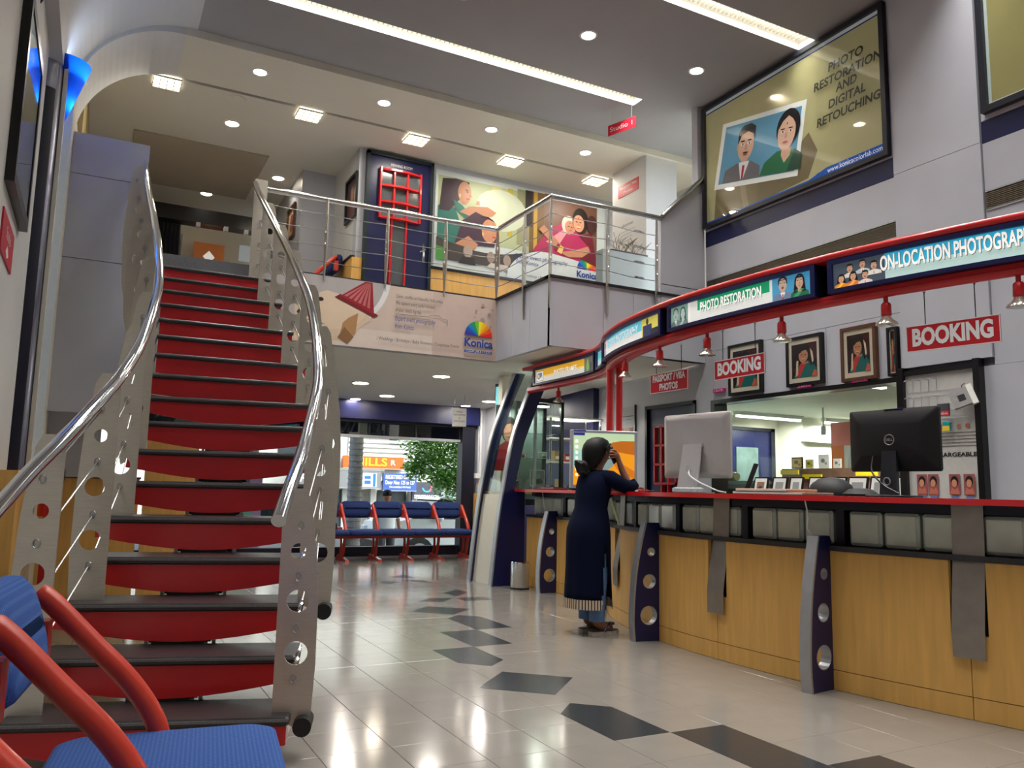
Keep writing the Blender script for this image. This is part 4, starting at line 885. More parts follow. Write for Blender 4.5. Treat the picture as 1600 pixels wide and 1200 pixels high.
# monitor that faces the customer, orange desert picture
t = thing('display_screen', 'silver-framed display with an orange desert picture facing the customer', 'monitor', (3.895, 5.766, 1.064)); T = frame((3.895, 5.766, 1.064), (.95,-.31,0), (0,0,1)) @ Matrix.Diagonal((.54, .86, 1, 1))
obj('frame', MB().cbox(-.55,.55,.02,.60,-.03,0,.006,T), mat('silver_bezel', (196, 198, 204), .3, .4, noise=.02), t)
art('picture', [(R(-.5,.055,.5,.57),(150,190,176)),(R(-.5,.40,.5,.57),(176,200,160)),(R(-.5,.055,.5,.22),(226,150,40)),([(-.5,.055),(.5,.055),(.5,.44),(.12,.46),(.02,.4),(.0,.2),(-.5,.2)],(226,146,24)),([(.1,.4),(.5,.36),(.5,.5),(.3,.5),(.12,.48)],(176,96,20)),([(-.1,.3),(.15,.36),(.2,.28),(.05,.2),(-.14,.22)],(120,140,140)),([(.12,.33),(.5,.2),(.5,.12),(.2,.22)],(196,110,16)),(R(-.5,.545,-.32,.57),(40,34,120))]+[(R(-.47,.14+k*.055,-.43,.17+k*.055),(236,236,230)) for k in range(7)], T, t, emit=.75, lift=.0015)
obj('stand', MB().box(.05,.25,0,.05,-.06,-.03,T).cbox(.05,.42,0,.012,-.14,.0,.004,T), M['black_matt'], t)
obj('sticker', MB().box(-.5,-.3,.585,.598,0,.001,T), pm((48,44,150)), t)
# dark easel leaning beside the white monitor
t = thing('display_easel', 'thin black folding easel leaning beside the white monitor', 'easel', (4.12, 4.32, 1.064))
T = frame((4.12, 4.33, 1.064), (0,-1,0), (0,0,1)); obj('panel', MB().add([(-.02,0,0),(.02,0,0),(.11,.21,-.02),(.075,.215,-.02),(-.02,0,-.012),(.02,0,-.012),(.11,.21,-.032),(.075,.215,-.032)], [(0,1,2,3),(7,6,5,4),(0,4,5,1),(1,5,6,2),(2,6,7,3),(3,7,4,0)], T), M['black_matt'], t); obj('foot', MB().box(-.06,.05,0,.006,-.06,.02,T), M['black_matt'], t)
# clear tray, folders, cap, papers
t = thing('clear_tray', 'clear plastic tray at the foot of the white monitor', 'tray', (3.93, 4.62, 1.064)); obj('tray', MB().cbox(3.80,3.90,4.5,4.74,1.064,1.10,.006), mat('clear_plastic', (196, 200, 202), .1, spec=.7, noise=.2, nscale=40), t); obj('card', MB().box(3.81,3.89,4.52,4.72,1.101,1.104), M['paper'], t)
for i, (y0, y1, z0, z1, c_) in enumerate(((3.62, 4.25, 1.064, 1.082, (172,122,104)), (3.75, 4.22, 1.083, 1.102, (196,150,118)))):
    t = thing('photo_album', ['brown album lying flat on the counter, lower one of two', 'tan album lying on top of the brown one'][i], 'album', (4.05, (y0+y1)/2, z0)); obj('cover', MB().cbox(3.93,4.2,y0,y1,z0,z1,.004), pm(c_), t); obj('pages', MB().box(3.928,4.19,y0+.01,y1-.01,z0+.004,z1-.004), M['paper'], t)
t = thing('baseball_hat', 'round black hat lying behind the albums', 'hat', (4.2, 3.8, 1.064)); obj('crown', MB().lathe([(.15,0),(.15,.02),(.13,.07),(.08,.11),(0,.125)], (4.36,3.78,1.064), 18), M['black_matt'], t, smooth=True); obj('brim', MB().lathe([(.11,0),(.11,.015),(.07,.045),(0,.055)], (4.36,3.55,1.064), 16), M['black_matt'], t, smooth=True)
# keyboard shapes and telephone near the far end
t = thing('red_keyboard', 'dark red keypad lying at the far end of the counter top', 'keypad', (4.5, 7.55, 1.064)); obj('body', MB().cbox(4.3,4.48,7.3,7.75,1.064,1.085,.006), mat('maroon_plastic', (120, 26, 30), .4, noise=.1), t)
km = MB()
for i in range(7):
    for j in range(3): km.box(4.315+j*.05,4.355+j*.05,7.33+i*.058,7.375+i*.058,1.085,1.092)
obj('keys', km, M['black_matt'], t, kind='stuff')
t = thing('black_bag', 'low black pouch lying on the counter before the display', 'pouch', (4.38, 6.95, 1.064)); obj('body', MB().ell((4.36,6.95,1.09),(.06,.14,.03)), M['black_matt'], t, smooth=True); obj('strap', MB().tube(spline([(4.3,6.85,1.08),(4.28,6.95,1.12),(4.3,7.05,1.08)],5), .006, 6), M['black'], t)
t = thing('desk_telephone', 'red and white leaflet holder beside the waiting customer', 'leaflet holder', (3.86, 5.03, 1.064)); obj('leaflet', MB().cbox(3.72,3.78,5.12,5.32,1.064,1.075,.002), M['paper'], t); obj('holder', MB().box(3.71,3.79,5.11,5.33,1.064,1.066), pm((196,30,40)), t)
t.name = 'leaflet_holder'
# green strip hanging below the counter, papers behind the blocks
t = thing('green_strip', 'pale green paper strip hanging below the counter edge beside the customer', 'paper strip', tuple(cv3(s_at_y(5.45), .02, .79))); q = s_at_y(5.45)
obj('strip', MB().add([cv3(q-.02,.13,1.04),cv3(q+.05,.13,1.04),cv3(q+.0,.03,.79),cv3(q-.06,.03,.79),cv3(q-.02,.126,1.04),cv3(q+.05,.126,1.04),cv3(q+.0,.026,.79),cv3(q-.06,.026,.79)], [(0,1,2,3),(7,6,5,4),(0,4,5,1),(1,5,6,2),(2,6,7,3),(3,7,4,0)]), pm((176,186,132)), t)
# loose cable under the counter edge
for i, y in enumerate((7.5, 3.34)):
    q = s_at_y(y); t = thing('loose_cable', ['white cable dangling above the far counter fin', 'white cable dangling above the nearest counter fin'][i], 'cable', tuple(cv3(q, .06, .8))); obj('cable', MB().tube(spline([cv3(q,.12,1.036),cv3(q+.01,.11,.95),cv3(q-.01,.09,.88),cv3(q+.01,.075,.845)],6), .004, 7), M['white'], t, smooth=True)
# ================================================================== WALL PICTURES AND POSTERS
def konica_logo(cx, cy, s):
    sh = []; cols = [(232,30,40),(240,90,20),(246,150,20),(250,200,20),(244,230,40),(120,190,50),(20,150,90),(10,130,190),(20,80,180),(50,50,150)]
    n = len(cols)
    for i, c_ in enumerate(cols): sh.append(([(0,0)]+E(0,0,1,1,4,180*i/n,180*(i+1)/n),c_))
    sh.append((R(-1,-1.15,1,-.98),(24,60,150)))
    return tf(sh, cx, cy, s)
# --- big lit poster high on the right wall
lp = thing('restoration_poster', 'large framed lit poster of an old couple photo high on the right wall', 'poster', (XW, 5.63, 4.02))
T = FACE_LEFT(5.965, 6.83, 4.02)
obj('frame', MB().box(0,2.4,0,.045,-.02,.035,T).box(0,2.4,1.395,1.44,-.02,.035,T).box(0,.045,.045,1.395,-.02,.035,T).box(2.355,2.4,.045,1.395,-.02,.035,T), mat('dark_slate_frame', (26,28,38), .35, noise=.05), lp)
obj('backing', MB().box(.04,2.36,.04,1.4,-.02,0,T), M['black_matt'], lp)
KH = (170,165,120); a0 = math.radians(-11.5)
sh = [(R(.045,.045,2.355,1.395),KH), (R(.045,1.36,2.355,1.395),(196,206,208)), (R(.045,1.345,2.355,1.36),(24,50,110))]
sh += [([(.16,.06),(.9,.06),(.84,.34),(.5,.5),(.2,.42)],(120,106,74)), ([(.8,.06),(1.5,.1),(1.62,.34),(1.52,.56),(1.1,.3),(.84,.3)],(112,100,72)), ([(.62,.06),(.7,.06),(.64,.36),(.56,.38)],(140,126,92))]
sh += [([(.045,.045),(1.45,.045),(1.62,.11),(2.355,.13),(2.355,.045)],(30,84,170)), ([(.045,.045),(2.355,.045),(2.355,.13),(1.72,.13),(1.5,.075),(.045,.075)],(30,84,170))]
sh += [([(.168,.415),(1.367,.17),(1.512,.908),(.33,1.128)],(224,228,222)), ([(.235,.455),(1.325,.235),(1.45,.865),(.38,1.07)],(92,148,176))]
card = lambda p: (0,0)
sh += tf([([(-.5,0),(.42,0),(.4,.2),(.16,.32),(-.16,.32),(-.46,.22)],(108,104,108)), (R(-.08,.24,.08,.45),(196,160,136)), ([(-.13,.32),(.13,.32),(.02,.02),(-.04,.02)],(220,222,224)), ([(-.03,.26),(.03,.26),(.02,.02),(-.025,.02)],(168,44,46)), (E(-.19,.6,.04,.07,10),(186,144,116)), (E(.0,.6,.19,.27),(204,164,136)), ([(-.2,.64),(-.21,.86),(-.1,.96),(.08,.97),(.2,.9),(.21,.66),(.17,.78),(.02,.84),(-.12,.8)],(22,22,24)), (E(-.08,.63,.045,.02,10),(236,230,224)), (E(.08,.63,.045,.02,10),(236,230,224)), (E(-.075,.63,.018,.018,8),(26,20,18)), (E(.085,.63,.018,.018,8),(26,20,18)), (E(-.085,.685,.06,.014,8),(30,24,22)), (E(.085,.685,.06,.014,8),(30,24,22)), ([(.0,.62),(.03,.62),(.05,.52),(-.02,.52)],(180,136,108)), (E(.015,.475,.07,.016,10),(40,30,28)), (E(.015,.44,.055,.018,10),(150,80,74))], .60, .385, .62, .62, a0)
sh += tf([([(-.48,0),(.3,0),(.36,.24),(.14,.34),(-.16,.34),(-.4,.2)],(40,104,66)), ([(-.06,.36),(.14,.36),(.12,.24),(.02,.14),(-.06,.26)],(198,156,130)), ([(.1,0),(.36,0),(.36,.24),(.2,.33)],(28,66,46)), (E(.02,.68,.24,.29),(20,18,20)), (E(.0,.6,.18,.27),(206,168,144)), ([(-.18,.66),(-.16,.86),(.02,.93),(.16,.87),(.19,.68),(.1,.8),(.01,.86),(-.1,.79)],(20,18,20)), (E(-.08,.62,.04,.018,10),(236,230,224)), (E(.08,.62,.04,.018,10),(236,230,224)), (E(-.078,.62,.017,.017,8),(26,20,18)), (E(.082,.62,.017,.017,8),(26,20,18)), (E(-.08,.665,.05,.01,8),(40,30,28)), (E(.08,.665,.05,.01,8),(40,30,28)), ([(-.015,.6),(.015,.6),(.03,.52),(-.03,.52)],(184,144,120)), (E(0,.455,.055,.018,10),(168,84,84)), (E(0,.74,.012,.018,8),(120,20,30))], 1.17, .275, .66, .66, a0)
art('print', sh, T, lp, emit=.16, rough=.2, lift=.002)
for s_, u, v, fit in (('PHOTO',1.985,1.09,.39),('RESTORATION',1.99,.962,.75),('AND',1.99,.85,.235),('DIGITAL',1.985,.722,.415),('RETOUCHING',1.99,.59,.705)): text('lettering', s_, .118, T, pm((44,42,28), .04), lp, fit=fit, pos=(u, v), lift=.02, slant=.12, bold=.025)
text('lettering', 'www.konicacolorlab.com', .07, T, pm((226,232,238), .25), lp, fit=.6, pos=(2.045,.085), lift=.022)
obj('glazing', MB().box(.045,2.355,.045,1.395,.03,.033,T), M['frame_glass'], lp)
# --- second poster, cut by the picture edge
p2 = thing('khaki_poster', 'framed khaki lit poster at the upper right corner, cut off by the picture edge', 'poster', (XW, 2.4, 4.04)); T = FACE_LEFT(5.965, 3.6, 4.04)
obj('frame', MB().box(0,2.4,0,.05,-.02,.035,T).box(0,2.4,1.375,1.42,-.02,.035,T).box(0,.05,.05,1.375,-.02,.035,T).box(2.35,2.4,.05,1.375,-.02,.035,T), mat('dark_slate_frame', (26,28,38), .35, noise=.05), p2)
art('print', [(R(.05,.05,2.35,1.375),(156,150,100)),(R(.05,.05,.075,1.375),(190,206,204)),(R(.05,.05,2.35,.075),(206,204,196)),(E(1.2,.6,.5,.4),(120,96,64))], T, p2, emit=.14, rough=.2)
obj('glazing', MB().box(.05,2.35,.05,1.375,.025,.028,T), M['frame_glass'], p2)
# --- framed portraits of the same woman behind the counter
def portrait_frame(y0, y1, z0, z1, fm, label, matw=.045, fw=.03):
    t = thing('framed_portrait', label, 'picture', (XW, (y0+y1)/2, z0), 'framed portraits above the office window'); w_, h_ = y0-y1, z1-z0; T = FACE_LEFT(XW-.03, y0, z0)
    obj('frame', MB().box(0,w_,0,fw,-.03,.012,T).box(0,w_,h_-fw,h_,-.03,.012,T).box(0,fw,fw,h_-fw,-.03,.012,T).box(w_-fw,w_,fw,h_-fw,-.03,.012,T), fm, t)
    iw, ih = w_-2*fw-2*matw*.8, h_-2*fw-2*matw; x0, y0_ = fw+matw*.8, fw+matw
    sh = [(R(fw,fw,w_-fw,h_-fw),(222,214,190)),(R(x0,y0_,x0+iw,y0_+ih),(40,20,26)),(R(x0+iw*.62,y0_+ih*.5,x0+iw,y0_+ih),(66,26,30))]
    P = [([(.05,0),(1,0),(1,.22),(.8,.42),(.55,.5),(.3,.34)],(16,104,98)), ([(.22,0),(.3,.0),(.62,.46),(.5,.52),(.3,.36)],(196,56,52)), ([(.42,.4),(.66,.4),(.66,.56),(.42,.56)],(186,128,94)), (E(.52,.7,.27,.26),(20,14,14)), ([(.68,.8),(.8,.7),(.84,.4),(.76,.3),(.7,.5)],(24,16,16)), ([(.74,.84),(.84,.72),(.88,.45),(.82,.4),(.78,.62)],(226,214,186)), ([(.2,.5),(.28,.52),(.26,.1),(.16,.04)],(214,196,160)), (E(.48,.64,.185,.2),(196,138,102)), ([(.29,.72),(.34,.86),(.52,.88),(.68,.76),(.58,.8),(.44,.78),(.36,.72)],(20,14,14)), (E(.41,.665,.04,.014,10),(30,18,16)), (E(.56,.665,.04,.014,10),(30,18,16)), (E(.485,.535,.06,.022,10),(236,226,216)), (E(.485,.522,.06,.014,10),(170,60,60)), ([(.47,.64),(.5,.64),(.515,.59),(.455,.59)],(176,118,86)), (E(.48,.72,.012,.014,8),(150,20,30)), ([(.8,0),(1,0),(1,.16),(.9,.2)],(206,96,70))]
    sh += [([(x0+p[0]*iw, y0_+p[1]*ih) for p in poly],c_) for poly,c_ in P]
    art('print', sh, T, t, rough=.25)
    obj('glazing', MB().box(fw,w_-fw,fw,h_-fw,.010,.0115,T), M['frame_glass'], t)
portrait_frame(6.47, 5.99, 2.09, 2.63, M['black'], 'black-framed portrait partly hidden by the smaller booking board')
portrait_frame(5.66, 5.22, 2.10, 2.58, M['black'], 'portrait in a black frame with cream mount between the spot lamps')
portrait_frame(5.01, 4.64, 2.08, 2.57, M['wood_dark'], 'portrait in a brown wooden frame')
portrait_frame(4.53, 4.43, 2.08, 2.5, M['black'], 'narrow black frame cut off by the white pillar', .012, .022)
for y, z, s_, l in ((6.63, 2.155, '12x18', 'pink 12x18 size tag beside the leftmost portrait'), (5.44, 2.088, '12x15', 'pink 12x15 size tag below the black framed portrait'), (4.82, 2.073, '10x15', 'pink 10x15 size tag below the brown framed portrait')):
    t = thing('size_tag', l, 'tag', (XW, y, z), 'pink size tags'); T = FACE_LEFT(XW-.036, y, z+.012); obj('tag', MB().box(-.085,.085,-.02,.02,-.034,0,T), pm((206,40,130)), t); text('lettering', s_, .035, T, pm((240,220,235)), t, fit=.13)
# --- hook board with hanging goods
hb = thing('hook_board', 'black-framed white wall board with wire hooks beside the office window', 'display board', (5.9, 4.05, .93)); T = FACE_LEFT(5.95, 4.42, .93)
obj('frame', MB().box(0,.05,0,1.2,-.04,.03,T).box(.65,.70,0,1.2,-.04,.03,T).box(.05,.65,1.13,1.17,-.04,.02,T), M['black'], hb)
obj('board', MB().box(.05,.65,0,1.13,-.04,-.005,T), mat('slatted_white_board', (198,196,192), .5, noise=.04, nscale=30), hb)
wm = MB()
for r_ in range(3):
    for k in range(4):
        u, v = .12+k*.07, 1.08-r_*.14; wm.tube([T @ Vector(p) for p in ((u,v,-.004),(u,v,.09),(u,v-.012,.11))], .0025, 5); wm.tube([T @ Vector(p) for p in ((u,v-.01,.0),(u,v-.10,.0))], .0018, 4)
for v in (.99,.95,.87,.83,.76): wm.tube([T @ Vector((.07,v,.0)), T @ Vector((.6,v,.0))], .0016, 4)
obj('wire_hooks', wm, M['alu'], hb, kind='stuff')
sh = []
for k in range(5): sh.append((R(.33,.535+k*.026,.63,.541+k*.026),(120,112,104)))
for k,(x,c_) in enumerate(((.36,(210,120,90)),(.42,(120,170,180)),(.5,(214,140,110)),(.57,(190,110,90)))): sh.append((E(x,.69,.02,.02,10),c_))
for x in (.12,.22,.40,.52):
    sh += [(R(x,.16 if x>.3 else .15,x+.09,.32),(150,84,84)),(E(x+.045,.265,.032,.042,12),(24,14,16)),(E(x+.042,.25,.022,.03,12),(206,142,110)),([(x+.005,.165),(x+.085,.165),(x+.07,.22),(x+.045,.2),(x+.02,.22)],(196,110,90)),(R(x+.015,.135,x+.075,.15),(90,120,190))]
art('print', sh, T, hb, lift=-.003)
text('lettering', 'RECHARGEABLE', .045, T, pm((20,20,20)), hb, fit=.42, pos=(.42,.47), lift=-.002, bold=.03)
for i, (u, v, w_, h_, c_, l, txt) in enumerate(((.42,.82,.1,.1,(196,40,52),'red and grey card pack hanging on the hook board','SanDisk'),(.33,.69,.07,.085,(40,110,190),'blue pack hanging beside the black monitor',None),(.44,.69,.06,.075,(20,150,150),'teal pack hanging on a black peg',None))):
    t = thing('hanging_pack', l, 'pack', tuple(T @ Vector((u, v-h_/2, .05))), 'goods hanging on the hook board'); obj('card', MB().cbox(u-w_/2,u+w_/2,v-h_/2,v+h_/2,.05,.07,.004,T), pm((70,70,76) if not i else c_), t)
    obj('label', MB().box(u-w_/2,u+w_/2,v-h_/2,v-h_/2+.04,.07,.0715,T), pm(c_ if not i else (230,200,60)), t)
    obj('peg', MB().tube([T @ Vector((u,v+h_/2-.01,-.004)), T @ Vector((u,v+h_/2-.01,.06))], .003, 6), M['black'], t)
    if txt: text('lettering', txt, .024, T, pm((240,240,240)), t, fit=.085, pos=(u, v-h_/2+.02), lift=.0725)
t = thing('price_box', 'white cardboard packet dangling crooked at the right of the hook board', 'packet', tuple(T @ Vector((.6, .86, .06))))
Tt = T @ Matrix.Translation((.58,.92,.07)) @ Matrix.Rotation(math.radians(22), 4, 'Z') @ Matrix.Rotation(math.radians(25), 4, 'Y'); obj('box', MB().box(-.08,.05,-.09,.05,-.02,.02,Tt), mat('grey_packet', (150,148,146), .5, noise=.1), t); obj('side_label', MB().box(.051,.09,-.1,.06,-.02,.021,Tt), M['paper'], t); obj('dark_window', MB().box(-.03,.02,-.05,.0,.0201,.0212,Tt), M['black_matt'], t); obj('hook', MB().tube([T @ Vector((.56,1.02,-.004)), T @ Vector((.58,1.0,.06)), T @ Vector((.58,.96,.07))], .003, 6), M['black'], t)
# --- small poster and wall behind the red poles
t = thing('price_poster', 'grey price poster with small photos on the wall behind the red poles', 'poster', (XW, 8.34, 1.66)); T = FACE_LEFT(XW-.012, 8.53, 1.66); obj('board', MB().box(0,.36,0,.46,-.01,0,T), pm((170,172,176)), t); art('print', [(R(.03,.34,.33,.35),(90,90,96)),(R(.03,.3,.3,.306),(120,120,126))]+[(R(.04+k*.1,.05,.12+k*.1,.2),c_) for k,c_ in enumerate(((170,100,80),(190,140,110),(120,70,60)))], T, t); obj('edge', MB().box(.36,.375,0,.48,-.02,.01,T), M['black'], t)

# --- banner on the balcony front
bn = thing('event_banner', 'beige event photography banner with a dog in a party hat on the balcony front', 'banner', (2.6, 8.09, 2.5)); T = FACE_CAM(1.3, 8.092, 2.5)
obj('panel', MB().box(0,2.69,0,.71,-.006,0,T), pm((206,188,176)), bn)
sh = [(R(0,0,2.69,.71),(204,184,170)),(R(0,.0,2.69,.2),(214,198,186)),(R(1.9,0,2.69,.71),(198,176,164)),([(0,0)]+E(.28,.75,1.12,.74,24,-90,0)+[(1.40,.71),(0,.71)],(226,224,224)),([(0,0)]+E(.28,.75,1.06,.7,24,-86,-3)+[(1.33,.71),(0,.71)],(176,170,168))]
dog = [([(.1,.0),(.6,.06),(.9,.3),(.78,.5),(.4,.55),(.1,.45)],(214,190,160)),([(.12,.28),(.22,.48),(.42,.56),(.66,.52),(.84,.34),(.72,.2),(.5,.16),(.24,.2)],(222,200,172)),([(.66,.3),(.76,.36),(.74,.14),(.66,.05),(.58,.14),(.6,.24)],(176,132,86)),([(.55,.08),(.62,.2),(.72,.1),(.66,.02)],(140,100,64)),(E(.36,.46,.03,.022,10),(40,30,26)),([(.12,.3),(.16,.36),(.2,.3),(.16,.26)],(60,44,38)),([(.2,.24),(.34,.2),(.42,.21),(.34,.215)],(90,60,50)),
       ([(.56,.54),(.98,.36),(.93,.33),(.5,.5)],(120,20,30)),([(.56,.52),(.93,.36),(.9,.705),(.82,.705)],(150,30,40))]
for k in range(6): dog.append(([(.6+k*.05,.53-k*.02),(.63+k*.05,.52-k*.02),(.84+k*.008,.69),(.835+k*.008,.69)],(196,110,110)))
sh += tf(dog, .30, -.0, 1.0)
for x,y,r_ in ((2.5,.62,.02),(2.42,.55,.016),(2.58,.52,.022),(2.5,.45,.028),(2.62,.58,.012),(2.6,.38,.014),(2.4,.47,.01)): sh.append((E(x,y,r_,r_,12),(170,146,140)))
art('print', sh, T, bn)
art('logo', konica_logo(2.45,.26,.17), T, bn, lift=.015)
DK = pm((84,72,72)); BL = pm((40,60,140))
for i, s_ in enumerate(('Cakes, candles and beautiful little smiles.','We capture every joyful moment','of your child\'s big day.')): text('lettering', s_, .058, T, DK, bn, sx=(.58,.58,.58)[i], align='LEFT', pos=(1.46,.595-i*.075), lift=.02, slant=.1)
text('lettering', 'Expert event photography', .075, T, BL, bn, sx=.58, align='LEFT', pos=(1.46,.35), lift=.02, slant=.15, fit=None); text('lettering', 'from Konica', .075, T, BL, bn, sx=.58, align='LEFT', pos=(1.46,.265), lift=.02, slant=.15)
text('lettering', '/ Weddings / Birthdays / Baby Showers / Corporate Events', .05, T, DK, bn, fit=.95, pos=(1.74,.115), lift=.02, slant=.1)
text('lettering', 'Konica', .13, T, pm((24,60,150)), bn, fit=.35, pos=(2.45,.175), lift=.02, bold=.03); text('lettering', 'COLOR LAB & STUDIO', .04, T, pm((240,240,240)), bn, fit=.31, pos=(2.45,.083), lift=.021)
obj('bracket_outline', MB().tube([T @ Vector(p) for p in ((1.46,.4,.012),(1.85,.41,.012),(1.88,.435,.012),(1.97,.435,.012),(2.0,.41,.012),(2.07,.4,.012),(2.07,.33,.012))], .002, 4), DK, bn)
# --- wall poster upstairs
wp = thing('wedding_poster', 'wide wedding photography poster on the wall upstairs behind the cables', 'poster', (5.2, 9.76, 3.98)); T = FACE_CAM(3.83, 9.752, 3.985)
obj('panel', MB().box(0,2.74,0,1.36,-.006,0,T), pm((206,212,212)), wp)
sh = [(R(0,0,2.74,1.36),(204,212,212)),(R(.04,.42,1.45,1.29),(176,186,146)),(R(.85,.5,1.0,1.28),(206,196,130)),(R(1.1,.6,1.18,1.3),(190,170,60)),(R(1.25,.5,1.45,1.32),(150,150,110)),(R(1.45,.3,1.7,1.33),(120,84,40)),(R(1.52,.3,1.58,1.33),(200,160,60)),(R(1.38,.8,1.5,1.33),(40,30,34)),(R(1.7,.45,2.6,1.34),(120,84,66)),(E(1.0,.95,.4,.3),(206,214,190)),
      ([(.04,.36),(.04,.85),(.16,.95),(.3,.85),(.4,.6),(.5,.36)],(40,110,100)),([(.06,.8),(.1,1.25),(.3,1.28),(.5,1.26),(.46,1.1),(.32,.95),(.2,.8)],(56,36,50)),(E(.43,1.1,.1,.16),(190,130,98)),(E(.47,1.12,.02,.008,8),(40,24,22)),(E(.46,1.145,.03,.006,8),(50,30,28)),([(.5,1.1),(.55,1.06),(.5,1.05)],(176,116,86)),(E(.48,1.02,.03,.01,8),(170,70,66)),(E(.36,1.05,.014,.03,8),(220,190,120)),([(.26,.98),(.4,.92),(.52,.8),(.44,.74),(.3,.84)],(40,110,100)),([(.36,.82),(.5,.92),(.78,.96),(.92,.9),(.86,.84),(.62,.76)],(186,130,100)),([(.6,.96),(.62,1.02),(.66,1.02),(.66,.96)],(196,140,108)),([(.3,.36),(.4,.7),(.6,.86),(.8,.8),(.95,.6),(.9,.4)],(66,40,60)),(E(.82,.62,.12,.17),(196,136,104)),(E(.86,.65,.024,.008,8),(40,24,22)),(E(.86,.675,.03,.006,8),(50,30,28)),([(.92,.64),(.97,.6),(.92,.58)],(180,120,90)),(E(.89,.54,.03,.01,8),(170,70,66)),([(.66,.78),(.76,.8),(.86,.79),(.94,.72),(.9,.76),(.8,.82),(.7,.82)],(40,24,36)),(E(.72,.56,.014,.03,8),(220,190,120)),([(.3,.36),(.5,.5),(.65,.4),(.6,.32)],(190,134,104)),
      ([(.03,.12)]+[(.03+1.45*k/10,.42-.12*math.sin(math.pi*k/10)) for k in range(11)]+[(1.6,.5),(1.45,.12)],(64,56,52)),([(.03,.10),(.03,.3),(.14,.28),(.2,.1)],(70,140,60)),(E(.5,.28,.07,.09),(170,150,136)),([(.36,.1),(.62,.1),(.6,.2),(.42,.2)],(40,36,36)),(E(.85,.25,.06,.08),(150,132,120)),(E(1.1,.24,.06,.08),(160,140,128)),([(.78,.1),(1.2,.1),(1.1,.17),(.85,.17)],(200,190,180)),
      ([(1.0,0)]+E(1.85,.0,.75,.48,16,90,180)[::-1]+[(2.74,.48),(2.74,0)],(214,222,224)),
      ([(1.5,.45),(1.75,.8),(2.0,.95),(2.3,.9),(2.56,.6),(2.58,.36),(2.2,.42),(1.8,.46)],(176,40,90)),([(1.72,.62),(2.0,.84),(2.12,.88),(1.9,.55)],(220,150,160)),(E(2.1,.93,.12,.14),(214,196,186)),(E(2.12,.9,.085,.1),(190,130,100)),(E(2.1,.91,.02,.007,8),(40,24,22)),(E(2.15,.9,.018,.007,8),(40,24,22)),(E(2.13,.85,.025,.008,8),(160,60,60)),(E(2.12,.96,.008,.01,8),(150,20,30)),(E(2.3,1.02,.14,.2),(30,18,20)),(E(2.27,.98,.095,.13),(204,146,112)),(E(2.235,1.0,.022,.008,8),(40,24,22)),(E(2.3,1.0,.022,.008,8),(40,24,22)),(E(2.265,.92,.035,.012,8),(236,220,210)),(E(2.265,.912,.035,.008,8),(170,60,60)),(E(2.265,1.06,.008,.01,8),(150,20,30)),([(2.255,.98),(2.275,.98),(2.285,.95),(2.245,.95)],(184,126,94)),([(1.95,.5),(2.1,.44),(2.5,.5),(2.44,.66),(2.2,.56)],(196,136,104)),([(1.6,.78),(1.68,.86),(1.98,.6),(1.92,.52)],(196,136,104)),([(1.9,.5),(1.98,.47),(2.02,.58),(1.94,.6)],(226,190,110)),([(1.86,.54),(1.9,.5),(1.96,.6),(1.92,.63)],(150,40,50)),([(2.28,.8),(2.5,.86),(2.6,.36),(2.3,.45),(2.5,.6)],(110,24,40)),(E(2.5,1.0,.09,.14),(70,34,34))]
art('print', sh, T, wp); art('logo', konica_logo(2.42,.30,.17), T, wp, lift=.018)
text('lettering', 'Konica', .13, T, pm((24,60,150)), wp, fit=.36, pos=(2.42,.215), lift=.025, bold=.03); text('lettering', 'Expert event photography', .08, T, BL, wp, fit=.86, pos=(1.65,.34), lift=.025, slant=.15); text('lettering', 'from Konica', .08, T, BL, wp, fit=.36, pos=(1.42,.255), lift=.025, slant=.15); text('lettering', '/ Weddings / Birthdays / Baby Showers / Corporate Events', .05, T, DK, wp, fit=1.3, pos=(1.98,.07), lift=.025)
# --- left wall: tall framed picture, red sign
lf = thing('tall_picture', 'tall black-framed picture hanging on the left wall above the red notice', 'picture', (LW, 5.6, 2.7)); T = FACE_RIGHT(LW+.03, 5.08, 2.7); w_, h_ = 1.05, 1.15
obj('frame', MB().box(0,w_,0,.07,-.03,.02,T).box(0,w_,h_-.07,h_,-.03,.02,T).box(0,.07,.07,h_-.07,-.03,.02,T).box(w_-.07,w_,.07,h_-.07,-.03,.02,T), M['black'], lf)
art('print', [(R(.07,.07,w_-.07,h_-.07),(120,116,100)),(E(.5,.6,.2,.3),(150,110,84)),(R(.2,.1,.8,.35),(110,112,112))], T, lf, rough=.2); obj('glazing', MB().box(.07,w_-.07,.07,h_-.07,.012,.015,T), M['frame_glass'], lf)
t = thing('red_wall_notice', 'red notice sign low on the left wall below the tall picture', 'sign', (LW, 5.5, 2.36)); T = FACE_RIGHT(LW+.01, 5.15, 2.33); obj('board', MB().box(0,.66,0,.24,-.01,0,T), pm((190,24,56)), t); text('lettering', 'Studio', .1, T, pm((240,225,228)), t, pos=(.33,.15)); art('arrow', [([(.25,.05),(.33,.1),(.41,.05),(.33,.02)],(240,225,228))], T, t)
